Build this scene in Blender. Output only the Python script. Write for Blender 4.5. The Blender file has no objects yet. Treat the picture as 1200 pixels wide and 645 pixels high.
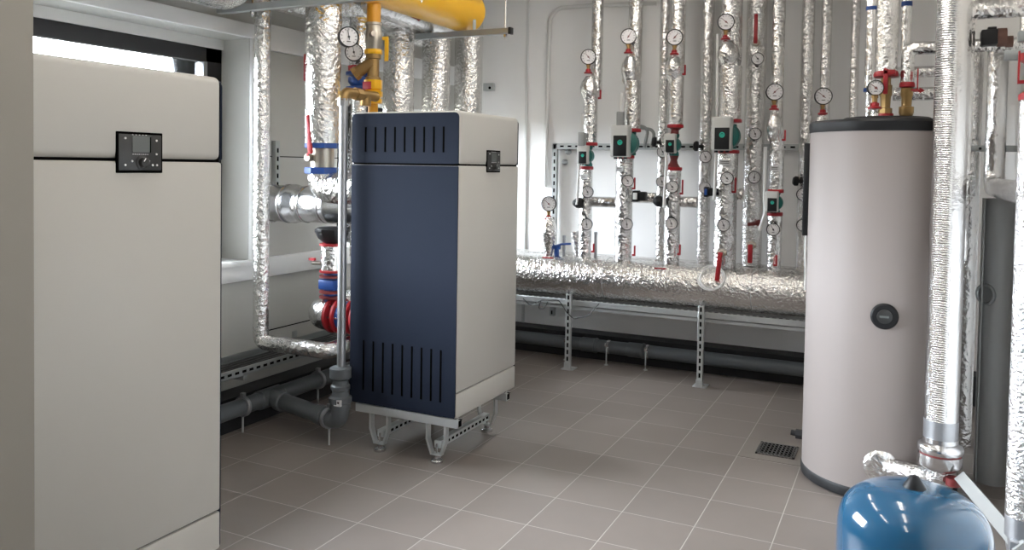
import bpy, bmesh, math, random
from mathutils import Vector, Matrix, Quaternion
random.seed(7)
S = bpy.context.scene
COL = S.collection
PI = math.pi
# ------------------------------------------------------------------ camera
FPX, CY = 955.15, 224.44
ROT = ((0.8989, 0.4379, 0.0157), (0.0279, -0.0215, -0.9994), (-0.4373, 0.8988, -0.0316))
CAM = Vector((0, 0, 1.6))
cd = bpy.data.cameras.new('camera')
cam = bpy.data.objects.new('camera', cd)
COL.objects.link(cam)
cd.sensor_width = 36
cd.sensor_fit = 'HORIZONTAL'
cd.lens = FPX / 1200 * 36
cd.shift_y = -(322.5 - CY) / 1200
cd.clip_start = .05
r_, d_, f_ = [Vector(v).normalized() for v in ROT]
mw = Matrix((r_, -d_, -f_)).transposed().to_4x4()
mw.translation = CAM
cam.matrix_world = mw
S.camera = cam

def ray(x, y):
    a, b = (x - 600) / FPX, (y - CY) / FPX
    return r_ * a + d_ * b + f_
def W(x, y, Y):                      # the point seen at pixel (x, y) at depth Y
    d = ray(x, y)
    return CAM + d * (Y / d.y)
def WX(x, y, X):
    d = ray(x, y)
    return CAM + d * (X / d.x)

# ------------------------------------------------------------------ world, exposure
S.view_settings.view_transform = 'Standard'
S.view_settings.look = 'None'
S.view_settings.gamma = 1
S.view_settings.use_curve_mapping = False
S.view_settings.exposure = 0.42
SKY = 52.0
LAMP = 17.0
w = bpy.data.worlds.new('overcast_sky')
S.world = w
w.use_nodes = True
bg = w.node_tree.nodes['Background']
bg.inputs[0].default_value = (.86, .93, 1, 1)
bg.inputs[1].default_value = SKY
# overcast sky above the horizon, dull ground below it
_n, _l = w.node_tree.nodes, w.node_tree.links
_tc = _n.new('ShaderNodeTexCoord')
_sp = _n.new('ShaderNodeSeparateXYZ')
_cr = _n.new('ShaderNodeMapRange')
_cr.inputs['From Min'].default_value = -.02
_cr.inputs['From Max'].default_value = .03
_mx = _n.new('ShaderNodeMixRGB')
_mx.inputs[1].default_value = (.05, .05, .045, 1)
_mx.inputs[2].default_value = (.84, .92, 1, 1)
_l.new(_tc.outputs['Generated'], _sp.inputs[0])
_l.new(_sp.outputs[2], _cr.inputs['Value'])
_l.new(_cr.outputs[0], _mx.inputs[0])
_l.new(_mx.outputs[0], bg.inputs[0])
# the room
XW, XR, YB, YN, ZC = -3.72, .56, 6.55, -2.4, 3.1
WY0, WY1, WZ0, WZ1 = 1.36, 3.87, .975, 2.367      # window opening
pl = bpy.data.lights.new('window_portal', 'AREA')
pl.shape = 'RECTANGLE'
pl.size = WZ1 - WZ0
pl.size_y = WY1 - WY0
pl.cycles.is_portal = True
po = bpy.data.objects.new('window_portal', pl)
po.location = (XW - .30, (WY0 + WY1) / 2, (WZ0 + WZ1) / 2)
po.rotation_euler = (0, -PI / 2, 0)
COL.objects.link(po)
RY0, RY1, RZ0, RZ1 = 4.75, 6.30, .985, 2.06       # unseen second window added behind the rear boiler to daylight the back wall
p2 = bpy.data.lights.new('window_portal', 'AREA')
p2.shape = 'RECTANGLE'
p2.size, p2.size_y = RZ1 - RZ0, RY1 - RY0
p2.cycles.is_portal = True
po2 = bpy.data.objects.new('window_portal', p2)
po2.location = (XW - .30, (RY0 + RY1) / 2, (RZ0 + RZ1) / 2)
po2.rotation_euler = (0, -PI / 2, 0)
COL.objects.link(po2)

# ------------------------------------------------------------------ materials
def mat(name, col, rough=.5, metal=0., bump=None, spec=None, coat=0., var=0.):
    m = bpy.data.materials.new(name)
    m.use_nodes = True
    nt = m.node_tree
    b = nt.nodes['Principled BSDF']
    b.inputs['Base Color'].default_value = (*col, 1)
    b.inputs['Roughness'].default_value = rough
    b.inputs['Metallic'].default_value = metal
    if spec is not None: b.inputs['Specular IOR Level'].default_value = spec
    if coat:
        b.inputs['Coat Weight'].default_value = coat
        b.inputs['Coat Roughness'].default_value = .05
    tc = nt.nodes.new('ShaderNodeTexCoord')
    if var:
        n = nt.nodes.new('ShaderNodeTexNoise')
        n.inputs['Scale'].default_value = 6
        n.inputs['Detail'].default_value = 5
        nt.links.new(tc.outputs['Object'], n.inputs['Vector'])
        mr = nt.nodes.new('ShaderNodeMapRange')
        mr.inputs['To Min'].default_value = 1 - var
        mr.inputs['To Max'].default_value = 1 + var
        nt.links.new(n.outputs['Fac'], mr.inputs['Value'])
        mx = nt.nodes.new('ShaderNodeVectorMath')
        mx.operation = 'SCALE'
        mx.inputs[0].default_value = col
        nt.links.new(mr.outputs[0], mx.inputs['Scale'])
        nt.links.new(mx.outputs[0], b.inputs['Base Color'])
    if bump:
        sc, st = bump
        n = nt.nodes.new('ShaderNodeTexNoise')
        n.inputs['Scale'].default_value = sc
        n.inputs['Detail'].default_value = 3
        nt.links.new(tc.outputs['Object'], n.inputs['Vector'])
        bp = nt.nodes.new('ShaderNodeBump')
        bp.inputs['Strength'].default_value = st
        bp.inputs['Distance'].default_value = .01
        nt.links.new(n.outputs['Fac'], bp.inputs['Height'])
        nt.links.new(bp.outputs[0], b.inputs['Normal'])
    return m

def foil_mat(name, col=(.80, .79, .775), rough=.17, scale=30, strength=.62, ribs=0):
    m = mat(name, col, rough, 1.0)
    nt = m.node_tree
    N, L = nt.nodes, nt.links
    b = N['Principled BSDF']
    tc = N.new('ShaderNodeTexCoord')
    nz = N.new('ShaderNodeTexNoise')
    nz.inputs['Scale'].default_value = 9
    L.new(tc.outputs['Object'], nz.inputs['Vector'])
    ad = N.new('ShaderNodeMixRGB')
    ad.blend_type = 'ADD'
    ad.inputs[0].default_value = .12
    L.new(tc.outputs['Object'], ad.inputs[1])
    L.new(nz.outputs['Color'], ad.inputs[2])
    v = N.new('ShaderNodeTexVoronoi')
    v.inputs['Scale'].default_value = scale
    L.new(ad.outputs[0], v.inputs['Vector'])
    n2 = N.new('ShaderNodeTexNoise')
    n2.inputs['Scale'].default_value = scale * 1.6
    n2.inputs['Detail'].default_value = 4
    L.new(tc.outputs['Object'], n2.inputs['Vector'])
    h = N.new('ShaderNodeMath')
    h.operation = 'MULTIPLY_ADD'
    h.inputs[1].default_value = .8
    L.new(v.outputs['Distance'], h.inputs[0])
    L.new(n2.outputs['Fac'], h.inputs[2])
    out = h.outputs[0]
    if ribs:
        wv = N.new('ShaderNodeTexWave')
        wv.bands_direction = 'Z'
        wv.inputs['Scale'].default_value = ribs
        wv.inputs['Distortion'].default_value = 4.0
        wv.inputs['Detail Scale'].default_value = 1.2
        L.new(tc.outputs['Object'], wv.inputs['Vector'])
        sp = N.new('ShaderNodeSeparateXYZ')
        L.new(tc.outputs['Object'], sp.inputs[0])
        mr = N.new('ShaderNodeMapRange')          # creased half, smooth half
        mr.inputs['From Min'].default_value = .0
        mr.inputs['From Max'].default_value = .012
        mr.inputs['To Min'].default_value = 2.0
        mr.inputs['To Max'].default_value = 0
        L.new(sp.outputs[0], mr.inputs['Value'])
        mu = N.new('ShaderNodeMath')
        mu.operation = 'MULTIPLY'
        L.new(wv.outputs['Fac'], mu.inputs[0])
        L.new(mr.outputs[0], mu.inputs[1])
        a2 = N.new('ShaderNodeMath')
        a2.operation = 'MULTIPLY_ADD'
        a2.inputs[1].default_value = .35
        L.new(out, a2.inputs[0])
        L.new(mu.outputs[0], a2.inputs[2])
        out = a2.outputs[0]
    bp = N.new('ShaderNodeBump')
    bp.inputs['Strength'].default_value = strength
    bp.inputs['Distance'].default_value = .012
    L.new(out, bp.inputs['Height'])
    L.new(bp.outputs[0], b.inputs['Normal'])
    return m

def tile_mat():
    m = mat('floor_tile', (.3, .26, .23), .42)
    nt = m.node_tree
    N, L = nt.nodes, nt.links
    b = N['Principled BSDF']
    tc = N.new('ShaderNodeTexCoord')
    sp = N.new('ShaderNodeSeparateXYZ')
    L.new(tc.outputs['Object'], sp.inputs[0])
    def math_(op, a, bb):
        n = N.new('ShaderNodeMath')
        n.operation = op
        for i, q in enumerate((a, bb)):
            if q is None: continue
            if isinstance(q, (int, float)): n.inputs[i].default_value = q
            else: L.new(q, n.inputs[i])
        return n.outputs[0]
    dist, ids = [], []
    for s, off, T in ((sp.outputs[0], 2.161, .3355), (sp.outputs[1], -2.927, .3345)):
        u = math_('DIVIDE', math_('ADD', s, off + T * 40), T)
        ids.append(math_('FLOOR', u, None))
        fr = math_('FRACT', u, None)
        dist.append(math_('MINIMUM', fr, math_('SUBTRACT', 1., fr)))
    e = math_('MINIMUM', dist[0], dist[1])
    g = N.new('ShaderNodeMapRange')
    g.inputs['From Min'].default_value = .004
    g.inputs['From Max'].default_value = .009
    L.new(e, g.inputs['Value'])
    cb = N.new('ShaderNodeCombineXYZ')
    L.new(ids[0], cb.inputs[0])
    L.new(ids[1], cb.inputs[1])
    wn = N.new('ShaderNodeTexWhiteNoise')
    wn.noise_dimensions = '2D'
    L.new(cb.outputs[0], wn.inputs['Vector'])
    nz = N.new('ShaderNodeTexNoise')
    nz.inputs['Scale'].default_value = 3.2
    nz.inputs['Detail'].default_value = 6
    L.new(tc.outputs['Object'], nz.inputs['Vector'])
    k = math_('ADD', math_('MULTIPLY', wn.outputs['Value'], .12), math_('MULTIPLY', nz.outputs['Fac'], .22))
    k = math_('ADD', k, .83)
    sc = N.new('ShaderNodeVectorMath')
    sc.operation = 'SCALE'
    sc.inputs[0].default_value = TILE
    L.new(k, sc.inputs['Scale'])
    mx = N.new('ShaderNodeMixRGB')
    mx.inputs[1].default_value = (.36, .33, .295, 1)
    L.new(g.outputs[0], mx.inputs[0])
    L.new(sc.outputs[0], mx.inputs[2])
    L.new(mx.outputs[0], b.inputs['Base Color'])
    bp = N.new('ShaderNodeBump')
    bp.inputs['Strength'].default_value = .4
    bp.inputs['Distance'].default_value = .003
    L.new(g.outputs[0], bp.inputs['Height'])
    L.new(bp.outputs[0], b.inputs['Normal'])
    return m
TILE = (.180, .153, .136)

M = dict(
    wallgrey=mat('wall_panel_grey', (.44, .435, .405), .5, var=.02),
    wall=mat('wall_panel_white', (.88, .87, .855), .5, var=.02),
    trim=mat('window_trim_white', (.70, .70, .69), .4),
    ceil=mat('ceiling_white', (.72, .71, .70), .7),
    plinth=mat('plinth_black', (.018, .018, .02), .6),
    entry=mat('entry_wall_beige', (.29, .268, .235), .6, var=.03),
    casing=mat('boiler_casing_white', (.49, .472, .435), .42),
    side=mat('boiler_side_anthracite', (.0150, .0195, .0325), .6, spec=.06, var=.04),
    black=mat('black_plastic', (.010, .010, .011), .5, spec=.3),
    gap=mat('joint_black', (.002, .002, .002), .9, spec=.02),
    panel=mat('control_panel_grey', (.030, .030, .029), .35),
    lcd=mat('lcd_grey', (.11, .12, .115), .2),
    mark=mat('white_print', (.75, .75, .75), .5),
    galv=mat('galvanised_steel', (.56, .58, .58), .38, .6, bump=(60, .12), var=.12),
    galvd=mat('galvanised_channel', (.40, .42, .42), .45, .85, bump=(40, .1), var=.12),
    steel=mat('stainless_steel', (.66, .66, .67), .22, 1.0, bump=(12, .05)),
    conduit=mat('steel_tube', (.42, .43, .45), .38, .85),
    foil=foil_mat('foil_crinkled'),
    foil2=foil_mat('foil_smooth', (.78, .775, .77), .24, 22, .4),
    foilh=foil_mat('foil_header', (.84, .83, .81), .2, 36, .55),
    ribs=foil_mat('foil_creased', (.70, .695, .69), .24, 40, .42, ribs=30),
    foilf=foil_mat('foil_fine', (.74, .735, .725), .24, 75, .5),
    red=mat('red_paint', (.33, .010, .016), .4),
    darkred=mat('dark_red_oxide', (.16, .02, .02), .5),
    blue=mat('blue_paint', (.010, .055, .24), .4),
    vessel=mat('vessel_blue', (.016, .085, .17), .12, coat=.6),
    yellow=mat('gas_yellow', (.84, .45, .014), .32),
    orange=mat('gas_ochre', (.62, .28, .012), .4),
    brass=mat('brass', (.34, .22, .09), .42, .85, bump=(40, .1)),
    bronze=mat('valve_nickel', (.44, .40, .34), .35, .9),
    teal=mat('pump_green', (.006, .12, .10), .4),
    pumpgrey=mat('pump_grey', (.55, .55, .53), .45),
    logo=mat('pump_logo_green', (.02, .45, .33), .5),
    dial=mat('dial_white', (.86, .84, .84), .4),
    ink=mat('dial_ink', (.03, .02, .02), .5),
    needle=mat('needle_black', (.01, .01, .01), .5),
    pvc=mat('waste_pipe_grey', (.095, .105, .112), .42),
    pvcl=mat('grey_plastic', (.28, .285, .28), .45),
    white=mat('white_plastic', (.70, .69, .67), .45),
    tank=mat('tank_jacket', (.28, .242, .228), .55, var=.015),
    stone=mat('drain_patch', (.19, .165, .145), .5, var=.08),
    brown=mat('rust_brown', (.10, .045, .03), .55),
    paper=mat('paper_label', (.62, .62, .62), .6),
    cable=mat('black_cable', (.012, .012, .012), .5),
    grey=mat('grey_steel_bar', (.30, .32, .32), .4, .6),
)
M['tile'] = tile_mat()
gl = bpy.data.materials.new('window_glass')
gl.use_nodes = True
nt = gl.node_tree
nt.nodes.remove(nt.nodes['Principled BSDF'])
tr = nt.nodes.new('ShaderNodeBsdfTransparent')
gs = nt.nodes.new('ShaderNodeBsdfGlossy')
gs.inputs['Roughness'].default_value = .02
fr = nt.nodes.new('ShaderNodeFresnel')
ms = nt.nodes.new('ShaderNodeMixShader')
nt.links.new(fr.outputs[0], ms.inputs[0])
nt.links.new(tr.outputs[0], ms.inputs[1])
nt.links.new(gs.outputs[0], ms.inputs[2])
nt.links.new(ms.outputs[0], nt.nodes['Material Output'].inputs[0])
M['glass'] = gl
em = bpy.data.materials.new('lamp_diffuser')
em.use_nodes = True
nt = em.node_tree
e_ = nt.nodes.new('ShaderNodeEmission')
e_.inputs[0].default_value = (1, .95, .88, 1)
e_.inputs[1].default_value = LAMP
nt.links.new(e_.outputs[0], nt.nodes['Material Output'].inputs[0])
M['lamp'] = em

# ------------------------------------------------------------------ mesh helpers
def V(*a): return Vector(a[0]) if len(a) == 1 else Vector(a)
def frame(d):
    d = d.normalized()
    u = d.cross(Vector((0, 0, 1)))
    if u.length < 1e-4: u = Vector((1, 0, 0))
    u.normalize()
    return u, d.cross(u).normalized()

class MB:
    def __init__(s): s.bm = bmesh.new()
    def face(s, vs, m=0):
        try:
            f = s.bm.faces.new(vs)
            f.material_index = m
            f.smooth = True
            return f
        except ValueError: return None
    def box(s, x0, x1, y0, y1, z0, z1, m=0, bevel=0, rot=None, seg=2):
        b = bmesh.new()
        bmesh.ops.create_cube(b, size=1)
        c = V((x0 + x1) / 2, (y0 + y1) / 2, (z0 + z1) / 2)
        for v in b.verts:
            v.co = V(v.co.x * (x1 - x0), v.co.y * (y1 - y0), v.co.z * (z1 - z0))
        if bevel: bmesh.ops.bevel(b, geom=b.edges[:], offset=bevel, segments=seg, profile=.5, affect='EDGES')
        if rot is not None:
            for v in b.verts: v.co = rot @ v.co
        s.merge(b, c, m)
        return s
    def merge(s, b, off, m):
        mp = {}
        for v in b.verts: mp[v] = s.bm.verts.new(v.co + off)
        for f in b.faces: s.face([mp[v] for v in f.verts], m)
        b.free()
    def lathe(s, o, d, prof, m=0, seg=28, caps=True):
        o, d = V(o), V(d).normalized()
        u, v = frame(d)
        rings = []
        for r, h in prof:
            r = max(r, 1e-4)
            rings.append([s.bm.verts.new(o + d * h + (u * math.cos(2 * PI * i / seg) + v * math.sin(2 * PI * i / seg)) * r) for i in range(seg)])
        for a, b in zip(rings, rings[1:]):
            for i in range(seg): s.face((a[i], a[(i + 1) % seg], b[(i + 1) % seg], b[i]), m)
        if caps:
            s.face(rings[0][::-1], m)
            s.face(rings[-1], m)
        return s
    def cyl(s, p0, p1, r, m=0, seg=24, r1=None):
        p0, p1 = V(p0), V(p1)
        return s.lathe(p0, p1 - p0, [(r, 0), (r if r1 is None else r1, (p1 - p0).length)], m, seg)
    def tube(s, pts, r, bend=0, m=0, seg=24, jit=0, step=.09, caps=True):
        pts = [V(p) for p in pts]
        path = [pts[0]]
        for i in range(1, len(pts) - 1):
            a, p, c = pts[i - 1], pts[i], pts[i + 1]
            d1, d2 = (a - p), (c - p)
            ang = d1.angle(d2)
            if bend <= 0 or ang > PI - .02:
                path.append(p)
                continue
            t = min(bend / math.tan(ang / 2), d1.length * .49 if i > 1 else d1.length * .98, d2.length * .49 if i < len(pts) - 2 else d2.length * .98)
            rr = t * math.tan(ang / 2)
            d1.normalize(); d2.normalize()
            bis = (d1 + d2).normalized()
            cen = p + bis * (rr / math.sin(ang / 2))
            s0, s1 = p + d1 * t - cen, p + d2 * t - cen
            n = max(4, int((PI - ang) / (PI / 2) * 10))
            ax = s0.cross(s1).normalized()
            tot = PI - ang
            for k in range(n + 1): path.append(cen + Quaternion(ax, tot * k / n) @ s0)
        if len(pts) > 1: path.append(pts[-1])
        full = [path[0]]
        for q in path[1:]:
            seglen = (q - full[-1]).length
            n = max(1, int(seglen / step)) if jit else 1
            a = full[-1].copy()
            for k in range(1, n + 1): full.append(a.lerp(q, k / n))
        path = full
        T = []
        for i in range(len(path)):
            a = path[max(0, i - 1)]
            b = path[min(len(path) - 1, i + 1)]
            T.append((b - a).normalized())
        u, v = frame(T[0])
        rings = []
        for i, p in enumerate(path):
            if i:
                q = T[i - 1].rotation_difference(T[i])
                u = q @ u
            v = T[i].cross(u)
            rr = r * (1 + random.uniform(-jit, jit))
            rings.append([s.bm.verts.new(p + (u * math.cos(2 * PI * k / seg) + v * math.sin(2 * PI * k / seg)) * rr) for k in range(seg)])
        for a, b in zip(rings, rings[1:]):
            for i in range(seg): s.face((a[i], a[(i + 1) % seg], b[(i + 1) % seg], b[i]), m)
        if caps:
            s.face(rings[0][::-1], m)
            s.face(rings[-1], m)
        return s
    def torus(s, o, d, R, r, m=0, seg=32, sg=8):
        o, d = V(o), V(d).normalized()
        u, v = frame(d)
        rings = []
        for i in range(seg):
            e = u * math.cos(2 * PI * i / seg) + v * math.sin(2 * PI * i / seg)
            rings.append([s.bm.verts.new(o + e * (R + r * math.cos(2 * PI * k / sg)) + d * r * math.sin(2 * PI * k / sg)) for k in range(sg)])
        for i in range(seg):
            a, b = rings[i], rings[(i + 1) % seg]
            for k in range(sg): s.face((a[k], a[(k + 1) % sg], b[(k + 1) % sg], b[k]), m)
        return s
    def prism(s, poly, o, ux, uy, n, t, m=0):
        o, ux, uy, n = V(o), V(ux), V(uy), V(n)
        a = [s.bm.verts.new(o + ux * p[0] + uy * p[1]) for p in poly]
        b = [s.bm.verts.new(o + ux * p[0] + uy * p[1] + n * t) for p in poly]
        s.face(a[::-1], m)
        s.face(b, m)
        k = len(poly)
        for i in range(k): s.face((a[i], a[(i + 1) % k], b[(i + 1) % k], b[i]), m)
        return s

ROOT = {}
def rootloc(o):
    while o.parent: o = o.parent
    return o
def mk(name, mb, mats, off=Vector((0, 0, 0))):
    bm = mb.bm
    for v in bm.verts: v.co -= off
    bmesh.ops.recalc_face_normals(bm, faces=bm.faces[:])
    me = bpy.data.meshes.new(name)
    bm.to_mesh(me)
    bm.free()
    for q in (mats if isinstance(mats, (list, tuple)) else [mats]): me.materials.append(M[q])
    me.set_sharp_from_angle(angle=math.radians(38))
    o = bpy.data.objects.new(name, me)
    COL.objects.link(o)
    return o
def tag(o, label, cat, group=None, kind=None):
    o['label'] = label
    o['category'] = cat
    if group: o['group'] = group
    if kind: o['kind'] = kind
    return o
def thing(name, label, cat, loc, group=None, rz=0, local=False):
    o = bpy.data.objects.new(name, None)
    o.empty_display_size = .05
    COL.objects.link(o)
    o.location = loc
    o.rotation_euler = (0, 0, rz)
    ROOT[o.name] = local
    return tag(o, label, cat, group)
def part(name, mb, mats, parent, label=None):
    r = rootloc(parent)
    off = Vector((0, 0, 0)) if ROOT.get(r.name) else Vector(r.location)
    o = mk(name, mb, mats, off)
    o.parent = parent
    if label: o['label'] = label
    return o
def solo(name, mb, mats, label, cat, loc, group=None):
    loc = V(loc)
    o = mk(name, mb, mats, loc)
    o.location = loc
    return tag(o, label, cat, group)
def struct(name, mb, mats, parent=None):
    o = mk(name, mb, mats)
    o['kind'] = 'structure'
    if parent: o.parent = parent
    return o
def copy_tree(o, parent=None):
    c = o.copy()
    COL.objects.link(c)
    if parent: c.parent = parent
    ROOT[c.name] = ROOT.get(o.name)
    for ch in list(o.children): copy_tree(ch, c)
    return c
def children(o): return [c for c in COL.objects if c.parent == o]

# ------------------------------------------------------------------ room shell
struct('floor', MB().box(XW - .3, XR + .2, YN - .2, YB + .2, -.12, 0), 'tile')
struct('ceiling', MB().box(XW - .3, XR + .2, YN - .2, YB + .2, ZC, ZC + .12), 'ceil')
b = MB().box(XW - .3, XR + .2, YB, YB + .2, 0, ZC)
struct('wall_back', b, 'wall')
struct('wall_right', MB().box(XR, XR + .2, YN, YB, 0, ZC), 'wall')
struct('wall_near', MB().box(XW - .3, XR + .2, YN - .2, YN, 0, ZC), 'wall')
b = MB()
T0 = XW - .3
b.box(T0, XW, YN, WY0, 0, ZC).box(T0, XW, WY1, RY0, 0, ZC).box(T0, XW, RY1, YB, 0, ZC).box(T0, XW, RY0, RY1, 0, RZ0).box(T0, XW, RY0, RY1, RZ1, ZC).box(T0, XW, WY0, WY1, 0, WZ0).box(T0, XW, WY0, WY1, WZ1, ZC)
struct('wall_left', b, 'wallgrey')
struct('wall_entry', MB().box(XW - .3, -1.90, YN, 1.267, 0, ZC, bevel=.006), 'entry')
struct('baseboard_left', MB().box(XW, -3.56, 1.27, YB, 0, .2), 'plinth')
struct('baseboard_back', MB().box(-3.56, XR, 6.37, YB, 0, .205), 'plinth')
# panel joints of the walls
b = MB()
for z, y1 in ((1.632, RY0), (.50, YB)): b.box(XW, XW + .004, 3.98, y1, z, z + .006)
struct('trim_1', b, 'gap')
b = MB()
for px in (617,): 
    x = W(px, 150, YB).x
    b.box(x - .012, x + .012, YB - .018, YB, .205, ZC, bevel=.004)
struct('trim_2', b, 'trim')
# long horizontal channels on the window wall
struct('trim_3', MB().box(XW, XW + .035, 1.27, 5.9, .86, .985, bevel=.006), 'trim')
struct('trim_4', MB().box(XW, XW + .03, 3.97, YB, 2.315, 2.48, bevel=.006), 'trim')
# window: trim, reveal, black frame, glass
wb = MB()
tw = .075
wb.box(XW, XW + .03, WY0 - tw, WY1 + tw, WZ1, WZ1 + tw + .012, bevel=.005)
wb.box(XW, XW + .03, WY1, WY1 + tw, WZ0, WZ1, bevel=.005)
wb.box(XW, XW + .03, WY0 - tw, WY0, WZ0, WZ1, bevel=.005)
wb.box(XW - .24, XW + .05, WY0, WY1, WZ0 - .02, WZ0 + .004, bevel=.004)
wb.box(XW - .31, XW - .215, WY0, WY1, 2.305, WZ1)
win = struct('window_1', wb, 'trim')
fb = MB()
fx0, fx1 = XW - .29, XW - .23
fb.box(fx0, fx1, WY0, WY1, 2.215, WZ1, bevel=.004).box(fx0, fx1, WY0, WY1, WZ0, WZ0 + .1, bevel=.004)
fb.box(fx0, fx1, WY1 - .13, WY1, WZ0, WZ1, bevel=.004).box(fx0, fx1, WY0, WY0 + .1, WZ0, WZ1, bevel=.004)
fb.box(fx0 + .02, fx1 + .012, WY1 - .158, WY1 - .128, WZ0 + .1, 2.215, 1, bevel=.002)
struct('window_frame', fb, ['plinth', 'conduit'], win)
struct('window_pane', MB().box(fx0 + .02, fx0 + .026, WY0 + .1, WY1 - .13, WZ0 + .1, 2.215), 'glass', win)
b = MB()
for (p, q, r, u) in ((RY0, RY0 + .06, RZ0, RZ1), (RY1 - .06, RY1, RZ0, RZ1), (RY0, RY1, RZ0, RZ0 + .06), (RY0, RY1, RZ1 - .06, RZ1)):
    b.box(fx0, fx1, p, q, r, u, bevel=.004)
w2 = struct('added_window', b, 'plinth')  # frame of the unseen window added as a daylight source
struct('window_pane', MB().box(fx0 + .02, fx0 + .026, RY0 + .055, RY1 - .055, RZ0 + .055, RZ1 - .055), 'glass', w2)

# ceiling lamps (above the picture)
def ceiling_lamp(x, y, label):
    t = thing('ceiling_light', label, 'lamp', (x, y, ZC), 'ceiling tube lamps')
    part('housing', MB().box(x - .07, x + .07, y - .62, y + .62, ZC - .05, ZC, bevel=.006), 'white', t)
    for s in (-1, 1):
        part('tube', MB().cyl((x + s * .04, y - .58, ZC - .07), (x + s * .04, y + .58, ZC - .07), .016, seg=10), 'lamp', t)
for i, (x, y, l) in enumerate(((-1.75, 1.9, 'beside the front boiler'), (-1.75, 3.6, 'beside the rear boiler'), (-1.75, 5.2, 'in front of the risers'),
                  (-.5, .6, 'over the entrance'), (-.35, 2.3, 'over the blue vessel'), (-.35, 3.9, 'in front of the white tank'))):
    ceiling_lamp(x, y, 'twin tube ceiling lamp hung ' + l)

# ------------------------------------------------------------------ boilers
BX0, BX1, BZ0, BZ1, BW = -2.805, -2.110, .258, 1.885, .718
def slots(mb, xs, z0, z1, y, m):
    for x in xs: mb.box(x - .0055, x + .0055, y - .0015, y + .002, z0, z1, m, bevel=.0012, seg=1)
def rounded(w_, h_, rs, n=6):
    pts = []
    for (cx, cy, a0, r) in ((0, 0, PI, rs[0]), (w_, 0, 1.5 * PI, rs[1]), (w_, h_, 0, rs[2]), (0, h_, .5 * PI, rs[3])):
        ox = cx + (r if cx == 0 else -r)
        oy = cy + (r if cy == 0 else -r)
        for k in range(n + 1):
            a = a0 + PI / 2 * k / n
            pts.append((ox + r * math.cos(a), oy + r * math.sin(a)))
    return pts
def boiler(y0, label):
    y1 = y0 + BW
    seam, plin = 1.598, .392
    t = thing('boiler', label, 'boiler', ((BX0 + BX1) / 2, (y0 + y1) / 2, 0), 'floor standing boilers')
    g = .0026
    # inner body, kept dark in the joints
    part('carcass', MB().box(BX0 + .01, BX1 - .012, y0 + .006, y1 - .006, BZ0 + .004, BZ1 - .03), 'gap', t)
    part('top_hood', MB().box(BX0, BX1, y0 + .003, y1 - .003, seam + g, BZ1, bevel=.024, seg=4), 'casing', t)
    part('front_panel', MB().box(BX0, BX1, y0 + .003, y1 - .003, plin + .002, seam - g, bevel=.008, seg=2), 'casing', t)
    part('base_panel', MB().box(BX0, BX1, y0 + .003, y1 - .003, BZ0, plin - .002, bevel=.008, seg=2), 'casing', t)
    for s in (0, 1):
        y = y0 if s == 0 else y1
        n = V(0, -1, 0) if s == 0 else V(0, 1, 0)
        mb = MB()
        mb.prism(rounded(BX1 - BX0 - .012, BZ1 - seam - .016, (.004, .004, .026, .026)), (BX0 + .006, y - n.y * .004, seam + .006), (1, 0, 0), (0, 0, 1), n, .007)
        yy = y + n.y * .003
        xs = [W(429 + 11.4 * k, 160, 3.705).x for k in range(9)]
        slots(mb, xs, 1.664, 1.80, yy, 1)
        for x in (BX0 + .055, BX1 - .075):
            for z in (1.64, 1.835): mb.cyl((x, yy - .002 * 1, z), (x, yy + n.y * .002, z), .007, 1, 10)
        part('upper_side_panel', mb, ['side', 'gap'], t)
        mb = MB()
        mb.prism(rounded(BX1 - BX0 - .012, seam - BZ0 - .008, (.014, .014, .004, .004)), (BX0 + .006, y - n.y * .004, BZ0 + .002), (1, 0, 0), (0, 0, 1), n, .007)
        slots(mb, xs, .335, .615, yy, 1)
        for x in (BX0 + .055, BX1 - .075):
            for z in (.31, .9, 1.52): mb.cyl((x, yy - .002, z), (x, yy + n.y * .002, z), .007, 1, 10)
        part('lower_side_panel', mb, ['side', 'gap'], t)
    # control panel
    cy0, cy1, cz0, cz1 = y0 + .300, y0 + .466, 1.560, 1.684
    cp = part('control_panel', MB().box(BX1 - .004, BX1 + .004, cy0, cy1, cz0, cz1, 0, bevel=.002, seg=1)
              .box(BX1, BX1 + .006, cy0 + .006, cy1 - .006, cz0 + .007, cz1 - .007, 1, bevel=.003, seg=2), ['gap', 'panel'], t)
    part('display', MB().box(BX1 + .005, BX1 + .008, cy0 + .052, cy0 + .115, cz0 + .062, cz0 + .112, 0, bevel=.001, seg=1)
         .box(BX1 + .005, BX1 + .0075, cy0 + .114, cy0 + .119, cz0 + .062, cz0 + .11, 1), ['lcd', 'gap'], cp)
    part('knob', MB().lathe((BX1 + .004, cy0 + .088, cz0 + .032), (1, 0, 0), [(.022, 0), (.022, .004), (.016, .006), (.015, .018), (.012, .02)], 0, 20)
         .box(BX1 + .022, BX1 + .025, cy0 + .082, cy0 + .084, cz0 + .034, cz0 + .046, 1, rot=Matrix.Rotation(-.6, 3, 'X')), ['panel', 'mark'], cp)
    for (a, c) in ((.034, .104), (.034, .024), (.058, .036), (.118, .036), (.132, .024), (.148, .024), (.146, .100), (.146, .058)):
        part('button', MB().lathe((BX1 + .005, cy0 + a - .006, cz0 + c), (1, 0, 0), [(.0035, 0), (.0032, .003)], 0, 10), 'mark', cp)
    mk_ = MB()
    for k in range(8): mk_.box(BX1 + .005, BX1 + .0066, cy0 + .054 + k * .0075, cy0 + .0565 + k * .0075, cz0 + .0555, cz0 + .058)
    for k in range(5): mk_.box(BX1 + .005, BX1 + .0066, cy0 + .052 + k * .012, cy0 + .056 + k * .012, cz0 + .1145, cz0 + .1165)
    part('print', mk_, 'mark', cp)
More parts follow.
